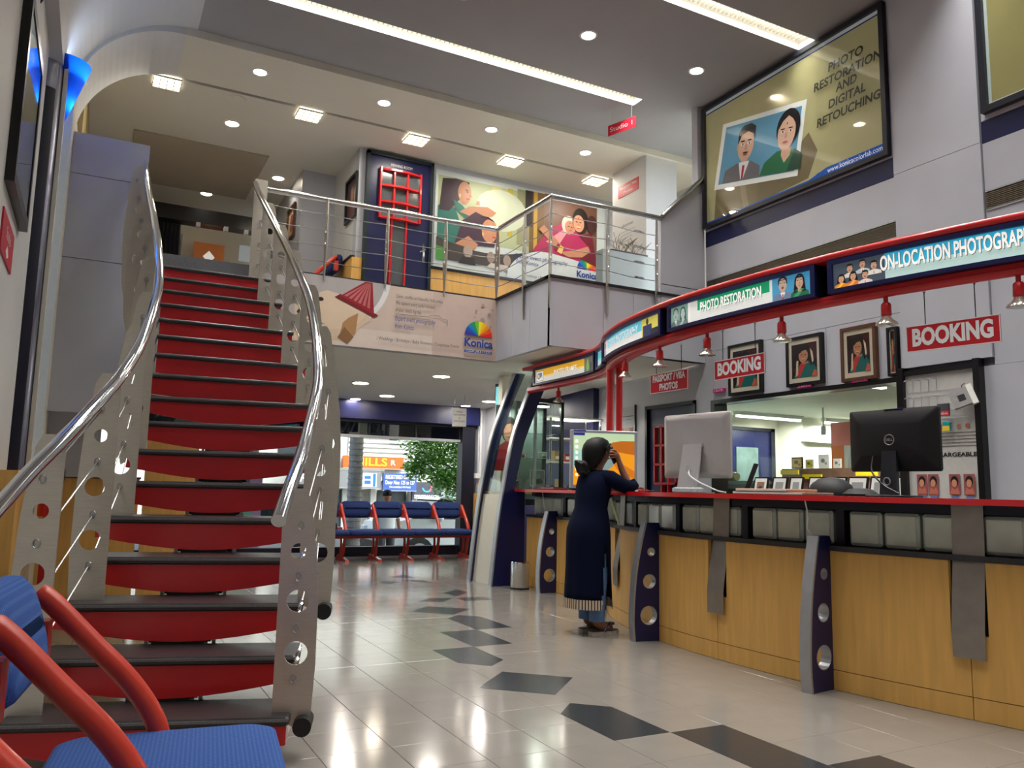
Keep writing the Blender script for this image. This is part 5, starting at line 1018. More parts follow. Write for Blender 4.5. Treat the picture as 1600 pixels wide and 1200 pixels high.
t = thing('fire_extinguisher', 'red fire extinguisher standing behind the left stair plates', 'extinguisher', (-.22, 6.75, .83)); obj('cylinder', MB().lathe([(.055,0),(.06,.02),(.06,.32),(.04,.37),(.02,.39)], (-.26,6.75,.8), 16), M['red'], t, smooth=True); obj('valve', MB().lathe([(.02,.39),(.022,.44),(.01,.45)], (-.26,6.75,.8), 10).box(-.3,-.22,6.74,6.76,1.24,1.26), M['black'], t); obj('hose', MB().tube(spline([(-.22,6.75,1.22),(-.17,6.73,1.12),(-.19,6.7,.95)],5), .009, 7), M['black'], t); obj('bracket', MB().box(-.33,-.19,6.74,6.83,.9,.915).box(-.33,-.19,6.74,6.83,1.1,1.115).box(-.28,-.24,6.8,6.84,.7,1.2).box(-.3,-.22,6.68,6.84,.0,.02).box(-.28,-.24,6.8,6.84,.0,.72), M['red_dark'], t)
# --- upstairs pictures
for i, (y, z, l) in enumerate(((9.98, 4.5, 'black framed picture on the white return wall beside the upstairs door'),)):
    t = thing('wall_picture', l, 'picture', (2.77, y, z)); T = FACE_LEFT(2.765, y+.28, z); obj('frame', MB().box(0,.5,0,.04,0,.03,T).box(0,.5,.56,.6,0,.03,T).box(0,.04,.04,.56,0,.03,T).box(.46,.5,.04,.56,0,.03,T), M['black'], t); art('print', [(R(.04,.04,.46,.56),(70,48,50)),(E(.25,.36,.07,.1),(170,120,96)),([(.1,.04),(.4,.04),(.33,.24),(.17,.24)],(110,40,50))], T, t)
t = thing('wall_picture', 'small brown framed picture on the pier above the stair head', 'picture', (2.3, 11.4, 4.6)); T = FACE_LEFT(2.295, 11.7, 4.55); obj('frame', MB().box(0,.5,0,.035,0,.03,T).box(0,.5,.47,.5,0,.03,T).box(0,.035,.035,.47,0,.03,T).box(.465,.5,.035,.47,0,.03,T), M['wood_dark'], t); art('print', [(R(.035,.035,.465,.47),(200,176,140)),(E(.25,.25,.1,.14),(150,70,60))], T, t)
# signs upstairs
def red_tag(name, T, w_, h_, txts, label, hang=None):
    t = thing(name, label, 'sign', tuple(T @ Vector((0,0,0)))); obj('board', MB().box(-w_/2,w_/2,-h_/2,h_/2,-.005,0,T), pm((196,20,46)), t)
    for s_, y, fit in txts: text('lettering', s_, h_*.6/len(txts), T, pm((240,225,228)), t, fit=fit, pos=(0,y))
    for u in (-w_*.35, w_*.35):
        if hang: a = T @ Vector((u,h_/2,0)); obj('wire', MB().tube([a,(a.x,a.y,hang)], .002, 4), M['wire'], t)
red_tag('studio_sign', frame((5.17, 7.33, 5.28), (.13,-.4,0), (0,0,1)), .40, .13, [('Studio 1', 0, .32)], 'small red Studio 1 sign hanging from the ceiling beyond the strip light', 5.49)
red_tag('upstairs_passport_sign', FACE_LEFT(6.095, 8.49, 5.1), .46, .17, [('Passport / Visa', .035, .38), ('Photos', -.04, .2)], 'small red passport sign on the white wall upstairs')
t = thing('wall_lettering', 'fine grey lettering on the white wall below the small red passport sign', 'notice', (6.09, 8.5, 4.6)); T = FACE_LEFT(6.097, 8.5, 4.6); text('lettering', 'ekonnec', .07, T, pm((90,90,92)), t, fit=.26)
for k in range(4): obj('text_line', MB().box(-.16,.16-k*.03,-.09-k*.045,-.083-k*.045,0,.001,T), pm((150,150,150)), t)
t = thing('dried_plant', 'spray of dried twigs behind the balcony rail', 'plant', (5.75, 7.97, 3.98)); random.seed(5); tw = MB()
for k in range(26):
    a = random.uniform(0,6.28); l_ = random.uniform(.12,.3); b = Vector((5.72+random.uniform(-.2,.2),7.97,3.98)); e = b+Vector((math.cos(a)*l_*.7,math.sin(a)*.1,l_*.8)); tw.tube([b,b.lerp(e,.5)+Vector((0,0,.03)),e], .003, 4); tw.tube([b.lerp(e,.6),b.lerp(e,.6)+Vector((math.cos(a+1)*.06,0,.06))], .002, 4)
obj('twigs', tw, mat('dry_twig', (96,84,66), .8, noise=.2), t, kind='stuff'); obj('trough', MB().box(5.45,6.0,7.93,8.02,3.985,4.01), M['black_matt'], t)
# upstairs far lobby
t = thing('orange_screen', 'orange lit panel with a white diamond in the far upstairs lobby', 'panel', (1.4, 13.4, 4.4)); obj('panel', MB().box(1.18,1.64,13.38,13.42,3.2,4.87), pm((206,120,60), .12), t); art('emblem', [([(1.41,4.55),(1.5,4.65),(1.41,4.75),(1.32,4.65)],(240,236,226))], Matrix(((1,0,0,0),(0,0,-1,13.379),(0,1,0,0),(0,0,0,1))), t, emit=.5)
t = thing('dark_curtain', 'dark pleated curtain at the far end of the upper lobby', 'curtain', (.8, 13.3, 3.2)); pl = [(.6+.36*k/24, 13.35+.02*math.sin(k*1.6)) for k in range(25)]; obj('cloth', MB().plate(pl+[(x,y+.01) for x,y in pl][::-1], [], lambda u,v,q: (u,v,q), 3.25, 5.15), mat('charcoal_cloth', (44,44,48), .9, noise=.1), t); obj('rod', MB().tube([(.5,13.36,5.16),(1.05,13.36,5.16)], .012, 8), M['black'], t)
t = thing('upstairs_cabinet', 'cream cabinet with a small screen beside the orange panel', 'cabinet', (1.9, 13.3, 3.2)); obj('body', MB().box(1.7,2.25,13.2,13.55,3.2,4.6), M['cream'], t); obj('door', MB().box(1.72,1.96,13.185,13.2,3.25,4.55), M['cream'], t); obj('door', MB().box(1.98,2.23,13.185,13.2,3.25,4.55), M['cream'], t); obj('screen', MB().box(1.84,2.06,13.15,13.18,4.6,4.86), pm((196,204,208), .2), t)
t = thing('white_partition', 'cream door leaf left of the orange panel upstairs', 'door leaf', (1.08,13.5,3.2)); obj('leaf', MB().box(1.0,1.16,13.5,13.56,3.2,5.0), M['cream'], t); obj('edge', MB().box(1.0,1.015,13.49,13.5,3.2,5.0), M['alu'], t)
tr = thing('track_light_row', 'black ceiling track with small white spots in the upper lobby', 'track light', (1.3,12.65,5.0)); obj('track', MB().box(.3,2.25,12.63,12.66,4.955,4.98), M['black'], tr)
for x in (.5,1.15,1.55,1.85): obj('spot_head', MB().box(x-.03,x+.03,12.6,12.69,4.89,4.955), M['white'], tr)
# ---------------------------------------------------------------- hanging notice near the window
t = thing('window_notice', 'small white notice hanging from the low soffit near the street window', 'sign', (4.61, 10.5, 1.93)); T = frame((4.61,10.5,2.06), (.95,-.3,0), (0,0,1)); obj('board', MB().box(-.1,.1,-.13,.13,-.004,0,T), M['paper'], t)
for i, s_ in enumerate(('KONICA','PHOTO PRINTING','&','STUDIO BOOKING')): text('lettering', s_, .035, T, pm((60,60,64)), t, fit=(.09,.16,.015,.16)[i], pos=(0,.08-i*.045))
for u in (-.07,.07): a = T @ Vector((u,.13,0)); obj('wire', MB().tube([a,(a.x,a.y,2.385)], .002, 4), M['black'], t)

# ================================================================== BOOTH DISPLAY CABINET
cb = thing('glass_cabinet', 'glass display cabinet with black frame behind the far end of the counter', 'cabinet', (4.72, 8.35, 1.06))
obj('frame', MB().box(4.97,5.01,8.28,8.32,.9,2.14).box(4.6,5.01,8.28,8.32,2.09,2.14).box(4.97,5.01,8.7,8.74,.9,2.14).box(4.6,4.63,8.7,8.74,.9,2.14).box(4.5,5.01,8.28,8.74,.88,.95), M['black'], cb)
obj('post', MB().box(4.62,4.65,8.3,8.33,1.0,2.1), M['alu'], cb)
obj('pane', MB().box(4.30,4.97,8.295,8.30,1.06,2.09), M['case_glass'], cb)
obj('back_panel', MB().box(4.64,4.97,8.73,8.735,.95,2.09), mat('grey_green_back', (120,134,130), .25, .1, noise=.05), cb)
for z in (1.42, 1.72): obj('shelf', MB().box(4.36,4.97,8.34,8.72,z,z+.008), M['case_glass'], cb)
for i,(x,z,w_,h_,c_,l) in enumerate(((4.78,1.10,.2,.2,(150,150,146),'grey photo print standing on the cabinet floor'),(4.45,1.16,.14,.12,(190,150,130),'pale photo print in the glass cabinet'),(4.46,1.428,.05,.1,(220,220,216),'white bottle-shaped souvenir on the cabinet shelf'),(4.56,1.428,.1,.06,(170,40,44),'red souvenir on the cabinet shelf'),(4.85,1.428,.12,.09,(176,190,180),'small framed print on the cabinet shelf'))):
    t = thing('cabinet_souvenir', l, 'souvenir', (x,8.5,z), 'goods in the glass cabinet')
    if i == 2: obj('body', MB().lathe([(.02,0),(.024,.01),(.022,.07),(.01,.09),(.01,.11)], (x,8.5,z), 12), pm(c_), t, smooth=True); obj('cap', MB().lathe([(.012,.11),(.012,.13)], (x,8.5,z), 10), M['alu'], t)
    else: obj('card', MB().box(x-w_/2,x+w_/2,8.5,8.51,z,z+h_), pm((228,226,220)), t); art('print', [(R(x-w_/2+.01,z+.01,x+w_/2-.01,z+h_-.01),c_),(E(x,z+h_*.55,w_*.18,h_*.2),tuple(min(255,int(v*1.2)) for v in c_)),(E(x+.02,z+h_*.3,w_*.25,h_*.16),tuple(int(v*.5) for v in c_))], Matrix(((1,0,0,0),(0,0,-1,8.4995),(0,1,0,0),(0,0,0,1))), t)
area('cabinet_lamp', (4.75,8.5,2.05), .3, .3, 9, (1,.97,.9), parent=cb); obj('lamp_lens', MB().box(4.66,4.9,8.45,8.55,2.06,2.075), lamp_m, cb)
# lit shelf unit further back
su = thing('lit_shelf_unit', 'lit steel shelf unit behind the display with the desert picture', 'shelf unit', (5.6, 9.0, 0))
for x in (5.1,5.85):
    for y in (8.75,9.1): obj('upright', MB().tube([(x,y,0),(x,y,2.0)], .015, 8), M['chrome'], su, smooth=True)
for z in (.6,1.0,1.4,1.7,1.97): obj('shelf', MB().box(5.08,5.87,8.72,9.12,z,z+.02), M['paper'], su)
area('shelf_lamp', (5.48,8.92,1.95), .5, .2, 6, (1,.95,.85), parent=su); obj('lamp_lens', MB().box(5.3,5.65,8.86,8.98,1.955,1.967), lamp_m, su)
random.seed(3)
for k in range(9):
    x = 5.17+.075*k; z = 1.42 if k % 2 else 1.02; c_ = random.choice([(200,180,150),(150,60,60),(90,110,150),(220,220,214),(170,140,90)])
    t = thing('shelf_carton', '%s small carton on the lit shelf unit' % ('first second third fourth fifth sixth seventh eighth ninth'.split()[k]), 'carton', (x,8.9,z), 'cartons on the lit shelf unit'); obj('carton', MB().cbox(x-.035,x+.035,8.82,8.95,z,z+.1+.04*(k%3),.004), pm(c_), t); obj('label', MB().box(x-.025,x+.025,8.817,8.82,z+.03,z+.07), M['paper'], t)

# ================================================================== BACK OFFICE
off = MB(); off.box(6.1,11.4,9.05,9.2,0,2.3); off.box(11.3,11.4,2.6,9.05,0,2.3); off.box(6.1,11.4,2.5,2.6,0,2.3)
struct('wall_office', off, mat('pale_green_white_wall', (232,229,214), .6, noise=.02))
struct('ceiling_office', MB().box(6.1,11.4,2.5,9.2,2.2,2.3), mat('pale_green_ceiling', (214,220,204), .6, noise=.02)); struct('floor_office', MB().box(6.13,11.4,2.5,9.2,-.1,0), tile_m)
d3 = struct('door_3', MB().box(8.35,9.15,9.01,9.05,0,2.0), M['navy']); obj('door_window', MB().box(8.42,8.85,9.0,9.011,1.15,1.75), mat('blue_grey_glass', (110,130,126), .2, noise=.2, nscale=6), d3); obj('door_frame', MB().box(9.1,9.18,8.98,9.05,0,2.05).box(8.3,9.18,8.98,9.05,2.0,2.05), M['navy_dark'], d3)
for i,(x0,x1,y) in enumerate(((7.9,9.1,8.42),(9.6,10.8,8.4),(6.3,6.9,5.3))):  # third tube is added out of view to light the photo samples
    t = thing('tube_light', ['fluorescent tube light seen beside the white monitor', 'fluorescent tube light seen beside the black monitor', 'added unseen tube light that brightens the office photo samples'][i], 'ceiling light', ((x0+x1)/2,y,2.15), 'office tube lights'); obj('tube', MB().box(x0,x1,y-.03,y+.03,2.12,2.15), strip_m, t); obj('batten', MB().box(x0-.03,x1+.03,y-.05,y+.05,2.15,2.2), M['white'], t); area('tube_lamp', ((x0+x1)/2,y,2.1), x1-x0, .1, 46, (1,1,.94), parent=t)
t = thing('office_disc_light', 'round ceiling light in front of the office door', 'ceiling light', (9.0,8.75,2.2)); obj('lens', MB().lathe([(0,-.02),(.11,-.02)], (8.9,8.75,2.2), 16), lamp_m, t); obj('rim', MB().lathe([(.11,-.02),(.125,-.01),(.125,0)], (8.9,8.75,2.2), 16), M['white'], t)
struct('wall_office_pier', MB().box(9.3,10.2,8.6,9.05,0,1.85).box(9.3,11.3,8.55,9.05,1.85,2.2), mat('pale_green_white_wall', (232,229,214), .6, noise=.02))
t = thing('office_worktop', 'grey equipment bench inside the back office', 'bench', (7.6,7.2,0)); obj('top', MB().box(7.0,8.2,6.95,8.5,1.18,1.22), mat('grey_laminate', (150,164,160), .5, noise=.04), t); obj('body', MB().box(7.05,8.15,6.98,8.48,0,1.18), mat('grey_metal_case', (140,154,150), .5, noise=.05), t)
for k in range(3): obj('vent_panel', MB().box(7.03,7.05,7.05+k*.48,7.3+k*.48,.9,1.12), M['black_matt'], t)
t = thing('cushion_roll', 'red and striped rolled cushion on the office bench', 'cushion', (7.4,8.1,1.22)); obj('roll', MB().lathe([(.05,0),(.06,.03),(.06,.42),(.05,.45)], (0,0,0), 12, Matrix.Translation((7.35,8.3,1.28)) @ Matrix.Rotation(math.pi/2,4,'X')), pm((150,140,90)), t, smooth=True); obj('end', MB().ell((7.35,8.32,1.28),(.06,.05,.06)), pm((176,40,60)), t, smooth=True)
random.seed(8)
sd = thing('sample_stand', 'stepped stand of photo samples with yellow price strips in the office', 'stand', (7.2,6.2,.9)); obj('step', MB().box(7.0,7.3,5.4,6.9,.94,1.25), mat('pink_print_box', (150,96,90), .5, noise=.3, nscale=20), sd); obj('step', MB().box(7.15,7.45,5.4,6.9,1.25,1.36), mat('brown_step', (120,90,70), .5, noise=.2), sd); obj('leg', MB().box(7.1,7.4,5.45,6.85,0,.94), M['black_matt'], sd)
for y,z in ((6.62,1.29),(6.3,1.24),(5.6,1.27)): obj('price_strip', MB().box(6.97,6.985,y-.13,y+.13,z,z+.05), pm((236,206,30)), sd)
for k,(y,z,w_,h_,c_,fm,l) in enumerate(((6.68,1.362,.16,.13,(226,190,110),'black','black framed yellow photo sample'),(6.5,1.362,.11,.1,(210,200,70),'paper','yellow photo sample beside the black framed one'),(6.3,1.362,.14,.15,(232,228,220),'paper','white photo sample with dark marks'),(6.12,1.362,.1,.1,(220,214,206),'paper','small white photo sample'),(5.68,1.362,.18,.14,(206,200,120),'black','black framed sample beside the black monitor'),(5.75,1.10,.22,.1,(120,170,70),'paper','green landscape photo sample'))):
    t = thing('photo_sample', l+' on the office stand', 'photo', (7.2,y,z), 'photo samples on the office stand'); T = FACE_LEFT(7.16 if z > 1.2 else 6.97,y,z); obj('frame', MB().box(-w_/2,w_/2,0,h_,-.012,0,T), M[fm], t); art('print', [(R(-w_/2+.012,.012,w_/2-.012,h_-.012),c_),(E(-.01,h_*.55,w_*.2,h_*.16),tuple(int(v*.55) for v in c_)),(E(.03,h_*.35,w_*.12,h_*.1),tuple(int(v*.7) for v in c_))], T, t)
t = thing('orange_standee', 'orange and pink standee inside the back office', 'standee', (8.5,7.1,0)); T = FACE_LEFT(8.5,7.35,.9); obj('board', MB().box(0,.9,-.9,1.1,-.02,0,T), pm((226,222,214)), t); art('print', [(R(0,0,.2,1.1),(226,120,50)),(R(0,.8,.4,1.1),(230,130,120)),(E(.45,.5,.2,.35),(200,196,196))], T, t)
t = thing('security_camera', 'small white camera on the office wall', 'camera', (8.3,7.42,1.86)); obj('body', MB().lathe([(.03,0),(.035,.02),(.035,.1),(.02,.12)], (8.4,7.38,1.84), 12), M['white'], t, smooth=True); obj('arm', MB().tube([(8.4,7.38,1.95),(8.4,7.38,2.2)], .012, 8), M['white'], t)
# picture frames leaning on the office sill
fr_y = [(6.08,.17),(5.83,.17),(5.62,.15),(5.36,.2),(5.13,.16),(4.92,.19),(4.72,.13),(4.56,.18)]
for k,(y,w_) in enumerate(fr_y):
    t = thing('picture_stand', ['black photo frame with a small portrait on the office sill, leftmost of the row','second photo frame on the office sill, behind the black cap','third photo frame on the office sill beside the cap','white-mounted photo frame in the middle of the office sill','narrow photo frame, fifth on the office sill','photo frame catching the light, sixth on the office sill','narrow silver photo frame next to the black monitor','last photo frame of the row, behind the black monitor'][k], 'photo frame', (6.05,y,.94), 'photo frames leaning on the office sill')
    T = frame((5.955,y,.942), (.12,-1,0), (.22,0,1)); h_ = .30
    obj('frame', MB().box(-w_/2,w_/2,0,h_,-.016,0,T), M['black'], t); art('mount', [(R(-w_/2+.014,.014,w_/2-.014,h_-.014),(226,226,222)),(R(-w_/2+.04,.05,w_/2-.04,h_-.05),(150,150,148) if k else (150,110,80))]+([(E(0,.16,.035,.05),(60,50,90))] if not k else []), T, t)
# ================================================================== PERSON AT THE COUNTER
skin_m = mat('brown_skin', (150, 98, 74), .5, noise=.05, nscale=20); hair_m = mat('black_hair', (9, 7, 8), .55, spec=.25, noise=.3, nscale=90, stretch=(1, 1, .15))
kurta_m = mat('navy_kurta_cloth', (5, 12, 38), .95, spec=.15, noise=.12, nscale=60, bump=.3, bscale=300); denim_m = mat('blue_denim', (92, 124, 166), .85, noise=.2, nscale=120, bump=.4, bscale=500)
def skin_body(name, V, Ed, rad, T, m, parent, sub=2, root=0):
    me = bpy.data.meshes.new(name); me.from_pydata([tuple(T @ Vector(v)) for v in V], Ed, []); o = bpy.data.objects.new(name, me); COL.objects.link(o)
    sk = o.modifiers.new('skin', 'SKIN'); sk.use_smooth_shade = True
    sv = me.skin_vertices[0].data
    for i, r in enumerate(rad): sv[i].radius = (r, r) if not isinstance(r, tuple) else r; sv[i].use_root = (i == root)
    ss = o.modifiers.new('sub', 'SUBSURF'); ss.levels = sub; ss.render_levels = sub
    dg = bpy.context.evaluated_depsgraph_get(); nm = bpy.data.meshes.new_from_object(o.evaluated_get(dg)); bpy.data.objects.remove(o)
    nm.name = name; nm.materials.clear(); nm.materials.append(m)
    for p in nm.polygons: p.use_smooth = True
    b = bpy.data.objects.new(name, nm); COL.objects.link(b); link(b, parent); return b
PX, PY = 3.435, 5.25
TP = Matrix.Translation((PX, PY, 0)) @ Matrix.Rotation(math.radians(4), 4, 'Z')
per = thing('person', 'person in a long navy kurta leaning on the counter, phone at the ear', 'person', (PX, PY, 0))
V = [(0,0,.80),(0,0,.93),(.02,0,1.08),(.04,0,1.19),(.05,0,1.25),(.08,0,1.33),(.085,0,1.39),(.07,0,1.44),      # 0-7 pelvis..head top
     (.05,-.13,1.165),(.15,-.19,1.10),(.245,-.17,1.088),(.195,-.13,1.22),(.16,-.125,1.30),                       # 8-12 right shoulder, mid, elbow, forearm, wrist
     (.145,-.125,1.345),                                                                                            # 13 palm
     (.05,.13,1.165),(.15,.19,1.02),(.24,.20,.99),(.27,.10,1.085),(.33,-.02,1.092),(.36,-.06,1.094),              # 14-19 left shoulder.. palm
     (0,-.075,.74),(.02,-.08,.44),(-.015,-.085,.09),(.06,-.085,.05),(.135,-.09,.045),                             # 20-24 right leg
     (.01,.07,.74),(.03,.06,.44),(.0,.06,.09),(.075,.055,.05),(.15,.05,.045)]                                      # 25-29 left leg
Ed = [(0,1),(1,2),(2,3),(3,4),(4,5),(5,6),(6,7),(2,8),(8,9),(9,10),(10,11),(11,12),(12,13),(2,14),(14,15),(15,16),(16,17),(17,18),(18,19),(0,20),(20,21),(21,22),(22,23),(23,24),(0,25),(25,26),(26,27),(27,28),(28,29)]
rad = [.11,.095,.105,.055,.042,.078,.086,.06,.05,.042,.034,.03,.021,.026,.05,.042,.036,.03,.02,.024,.075,.05,.034,.034,.026,.075,.05,.034,.034,.026]
def finger(a, pts, r=.0085):
    i0 = a
    for p in pts: V.append(p); rad.append(r); Ed.append((i0, len(V)-1)); i0 = len(V)-1
# right hand wraps the phone at the ear
finger(13, [(.125,-.135,.0+1.372),(.10,-.132,1.378),(.08,-.118,1.374)]); finger(13, [(.118,-.136,1.355),(.09,-.134,1.362),(.07,-.12,1.358)]); finger(13, [(.115,-.136,1.338),(.09,-.134,1.342),(.072,-.12,1.338)]); finger(13, [(.12,-.134,1.322),(.098,-.132,1.322),(.084,-.12,1.318)], .0075); finger(13, [(.15,-.105,1.365),(.135,-.095,1.388)], .0095)
# left hand lies on the counter holding a card
for k, dy in enumerate((-.03,-.01,.01,.03)): finger(19, [(.395-abs(dy)*.3,-.075+dy,1.098),(.42-abs(dy)*.4,-.085+dy*1.1,1.092),(.435-abs(dy)*.5,-.09+dy*1.1,1.084)])
finger(19, [(.36,-.095,1.1),(.385,-.115,1.09)], .0095)
body = skin_body('body', V, Ed, rad, TP, skin_m, per)
# ear, nose, brow joined as small forms on the same body
fm = MB(); fm.ell((.075,-.088,1.365),(.018,.01,.03),10,7,TP); fm.ell((.175,0,1.36),(.022,.014,.024),10,7,TP); fm.ell((.155,0,1.32),(.018,.026,.009),10,7,TP); fm.ell((.158,-.033,1.385),(.012,.016,.008),10,7,TP); fm.ell((.158,.033,1.385),(.012,.016,.008),10,7,TP)
obj('face_features', fm, skin_m, body, smooth=True)
# hair: cap, side fall, low bun
hr = MB(); rings = []
for z, cx, rx, ry in ((1.24,-.02,.045,.06),(1.28,.0,.075,.085),(1.33,.02,.098,.096),(1.38,.035,.112,.102),(1.42,.045,.108,.096),(1.455,.05,.085,.076),(1.475,.052,.045,.04),(1.48,.052,.012,.01)):
    pts = []
    for k in range(22):
        a = 2*math.pi*k/22; x = cx+rx*math.cos(a); 
        if z < 1.42: x = min(x, cx+rx*(.35 if z < 1.36 else .62))
        pts.append(TP @ Vector((x, ry*math.sin(a), z)))
    rings.append(pts)
hr.loft(rings)
hair = obj('hair', hr, hair_m, per, smooth=True)
bun = MB(); bun.ell((-.07,.015,1.235),(.06,.062,.062),16,10,TP)
for k in range(5): bun.tube([TP @ Vector((-.075+.052*math.cos(a+k), .02+.06*math.sin(a+k)*.9, 1.235+.05*math.sin(a*1.0+k*.6))) for a in [2*math.pi*j/14 for j in range(10)]], .014, 7)
obj('bun', bun, hair_m, hair, smooth=True)
# kurta: closed body, slit skirt, hem border
prof = [(1.225,.045,.048,.06),(1.205,.04,.085,.12),(1.17,.03,.115,.155),(1.10,.02,.125,.162),(1.0,.0,.12,.15),(.93,-.01,.115,.145),(.86,-.02,.14,.16),(.78,-.03,.16,.175),(.70,-.03,.165,.178),(.6,-.03,.165,.18),(.5,-.03,.165,.182),(.4,-.03,.168,.186),(.3,-.03,.172,.19),(.265,-.03,.173,.192),(.2,-.03,.175,.195)]
N_ = 40
def kring(z, cx, rx, ry, n):
    o = []; push = 0
    for k in range(n):
        a = 2*math.pi*k/n; fold = 1+(.022*math.sin(a*7+1.3)+.014*math.sin(a*11)) * min(1, max(0, (.85-z)/.5))
        o.append(TP @ Vector((cx+(rx+push)*math.cos(a)*fold, (ry+push)*math.sin(a)*fold, z)))
    return o
def skirt(mb, pr, matf=None, N_=60):
    rs = [kring(*p, N_) for p in pr]; o = len(mb.v); mb.v += [q for r in rs for q in r]
    for i in range(len(rs)-1):
        zm = (pr[i][0]+pr[i+1][0])/2
        for k in range(N_):
            ang = (k+.5)*360/N_
            gap = max(0, (.66-zm))*70+4
            if 282-gap*.5 < ang < 282+gap*.6 and zm < .63: continue
            if 54-gap*.2 < ang < 54+gap*.3 and zm < .63: continue
            mb.f.append([o+i*N_+k, o+i*N_+(k+1) % N_, o+(i+1)*N_+(k+1) % N_, o+(i+1)*N_+k]); mb.m.append(matf(k) if matf else 0)
    return mb
kt = obj('kurta', skirt(MB(), prof[:14]), kurta_m, per, smooth=True)
md = kt.modifiers.new('thickness', 'SOLIDIFY'); md.thickness = .004
hem = obj('hem_border', skirt(MB(), [(.265,-.03,.1745,.1935),(.232,-.03,.176,.195),(.195,-.03,.177,.197)], lambda k: 0 if k % 3 else 1, 150), [mat('beige_border_stripe', (196,176,150), .8, noise=.05), kurta_m], kt)
# sleeves to the elbow and below
def sleeve(pts, rr): return MB().tube([TP @ Vector(p) for p in pts], rr, 14)
obj('sleeve', sleeve([(.03,-.10,1.175),(.06,-.15,1.16),(.11,-.185,1.125),(.165,-.195,1.102),(.225,-.19,1.10),(.262,-.175,1.107),(.25,-.155,1.14)], [.05,.062,.058,.054,.05,.046,.042]), kurta_m, kt, smooth=True)
obj('sleeve', sleeve([(.03,.10,1.175),(.06,.15,1.155),(.11,.18,1.08),(.16,.195,1.02),(.235,.20,.995),(.27,.14,1.05),(.275,.10,1.09)], [.05,.062,.058,.054,.05,.044,.04]), kurta_m, kt, smooth=True)
# jeans
for sy, ang in ((-.08, 0), (.065, .01)):
    rs = []
    for z, x, r in ((.80,-.02,.075),(.62,.0,.078),(.44,.015,.066),(.3,.005,.06),(.18,-.005,.058),(.12,-.005,.056),(.1,-.005,.058)):
        rs.append([TP @ Vector((x+ang+r*1.05*math.cos(2*math.pi*k/18)*(1+.03*math.sin(z*60)), sy+r*math.sin(2*math.pi*k/18), z)) for k in range(18)])
    obj('jeans_leg', MB().loft(rs, cap=False), denim_m, per, smooth=True)
for sy, dx in ((-.085, 0), (.055, .012)):
    out = [(-.075,0),(-.07,-.03),(-.02,-.042),(.06,-.046),(.14,-.044),(.185,-.02),(.19,.01),(.17,.036),(.08,.044),(-.02,.036),(-.07,.025)]
    s_ = obj('sandal', MB().plate([(x+dx, y+sy) for x, y in out], [], lambda u, v, q: TP @ Vector((u, v, q)), .0, .028), mat('pale_sandal_sole', (176,168,154), .7, noise=.1), per)
    obj('footbed', MB().plate([(x*.97+dx+.001, y*.94+sy) for x, y in out], [], lambda u, v, q: TP @ Vector((u, v, q)), .0285, .034), mat('dark_footbed', (52,34,30), .7, noise=.1), s_)
    sb = MB()
    for a, b in (((.03,.046),(.12,-.0)),((.03,-.046),(.12,.0)),((.09,.046),(.14,-.02)),((.09,-.046),(.14,.02))):
        p0, p1 = Vector((a[0]+dx, sy+a[1], .03)), Vector((b[0]+dx, sy+b[1], .078)); sb.tube([TP @ q for q in (p0, p0.lerp(p1,.4)+Vector((0,0,.025)), p1)], .011, 8)
    obj('strap', sb, mat('dark_brown_leather', (44,28,26), .5, noise=.1), s_, smooth=True)
ph = thing('mobile_phone', 'black mobile phone held to the ear of the person at the counter', 'phone', tuple(TP @ Vector((.10,-.108,1.32)))); Tq = TP @ Matrix.Translation((.108,-.11,1.35)) @ Matrix.Rotation(math.radians(-32),4,'Y') @ Matrix.Rotation(math.radians(12),4,'Z')
obj('case', MB().cbox(-.036,.036,-.006,.004,-.075,.075,.004,Tq), M['black'], ph); obj('lens', MB().box(.012,.028,-.0075,-.006,.045,.065,Tq), M['alu'], ph)
cd = thing('red_card_case', 'red card case in the hand resting on the counter', 'card case', tuple(TP @ Vector((.40,-.09,1.065)))); obj('case', MB().cbox(.37,.46,-.13,-.06,1.066,1.080,.003,TP), pm((190,40,56)), cd); obj('card', MB().box(.44,.53,-.12,-.08,1.074,1.076,TP), M['paper'], cd)

# ================================================================== STREET OUTSIDE
SZ = -.6
struct('pavement_outside', MB().box(-14, 30, 12.0, 14.0, SZ-.2, -.05), mat('concrete_pavement', (150,146,138), .8, noise=.1, nscale=3))
struct('street_outside', MB().box(-20, 40, 14.0, 21.9, SZ-.3, SZ), mat('asphalt', (92,90,88), .85, noise=.15, nscale=10))
bd = thing('street_building', 'white shop building with signboards across the street', 'building', (7, 22, SZ))
obj('wall', MB().box(-6, 22, 22.0, 26, SZ, 9), mat('pale_facade', (206,202,194), .8, noise=.06, nscale=2), bd)
for k in range(7): obj('shutter_slat', MB().box(6.3, 9.9, 21.93, 22.0, 1.62+k*.13, 1.70+k*.13), mat('white_facade_slat', (226,224,220), .7, noise=.04), bd)
for x0, x1, c_ in ((5.4,6.2,(70,72,76)),(6.35,6.9,(120,112,104)),(7.2,8.05,(52,56,62)),(9.0,9.9,(150,160,166)),(4.2,5.2,(80,84,84)),(2.6,4.0,(96,104,104))): obj('shopfront', MB().box(x0, x1, 21.95, 22.0, SZ, .95), mat('shopfront_%d' % c_[0], c_, .3, noise=.2, nscale=4), bd)
for x in (6.25,7.05,8.2): obj('pillar', MB().box(x-.08, x+.08, 21.85, 22.0, SZ, 1.0), mat('pale_facade', (206,202,194), .8), bd)
obj('ledge', MB().box(4.8, 7.3, 21.72, 22.0, 1.47, 1.54), mat('grey_ledge', (140,136,130), .8, noise=.1), bd)
for x in (7.5,8.4): obj('upper_window', MB().box(x, x+.5, 21.95, 22.0, 2.25, 2.6), mat('dark_window', (60,62,66), .2, noise=.1), bd)
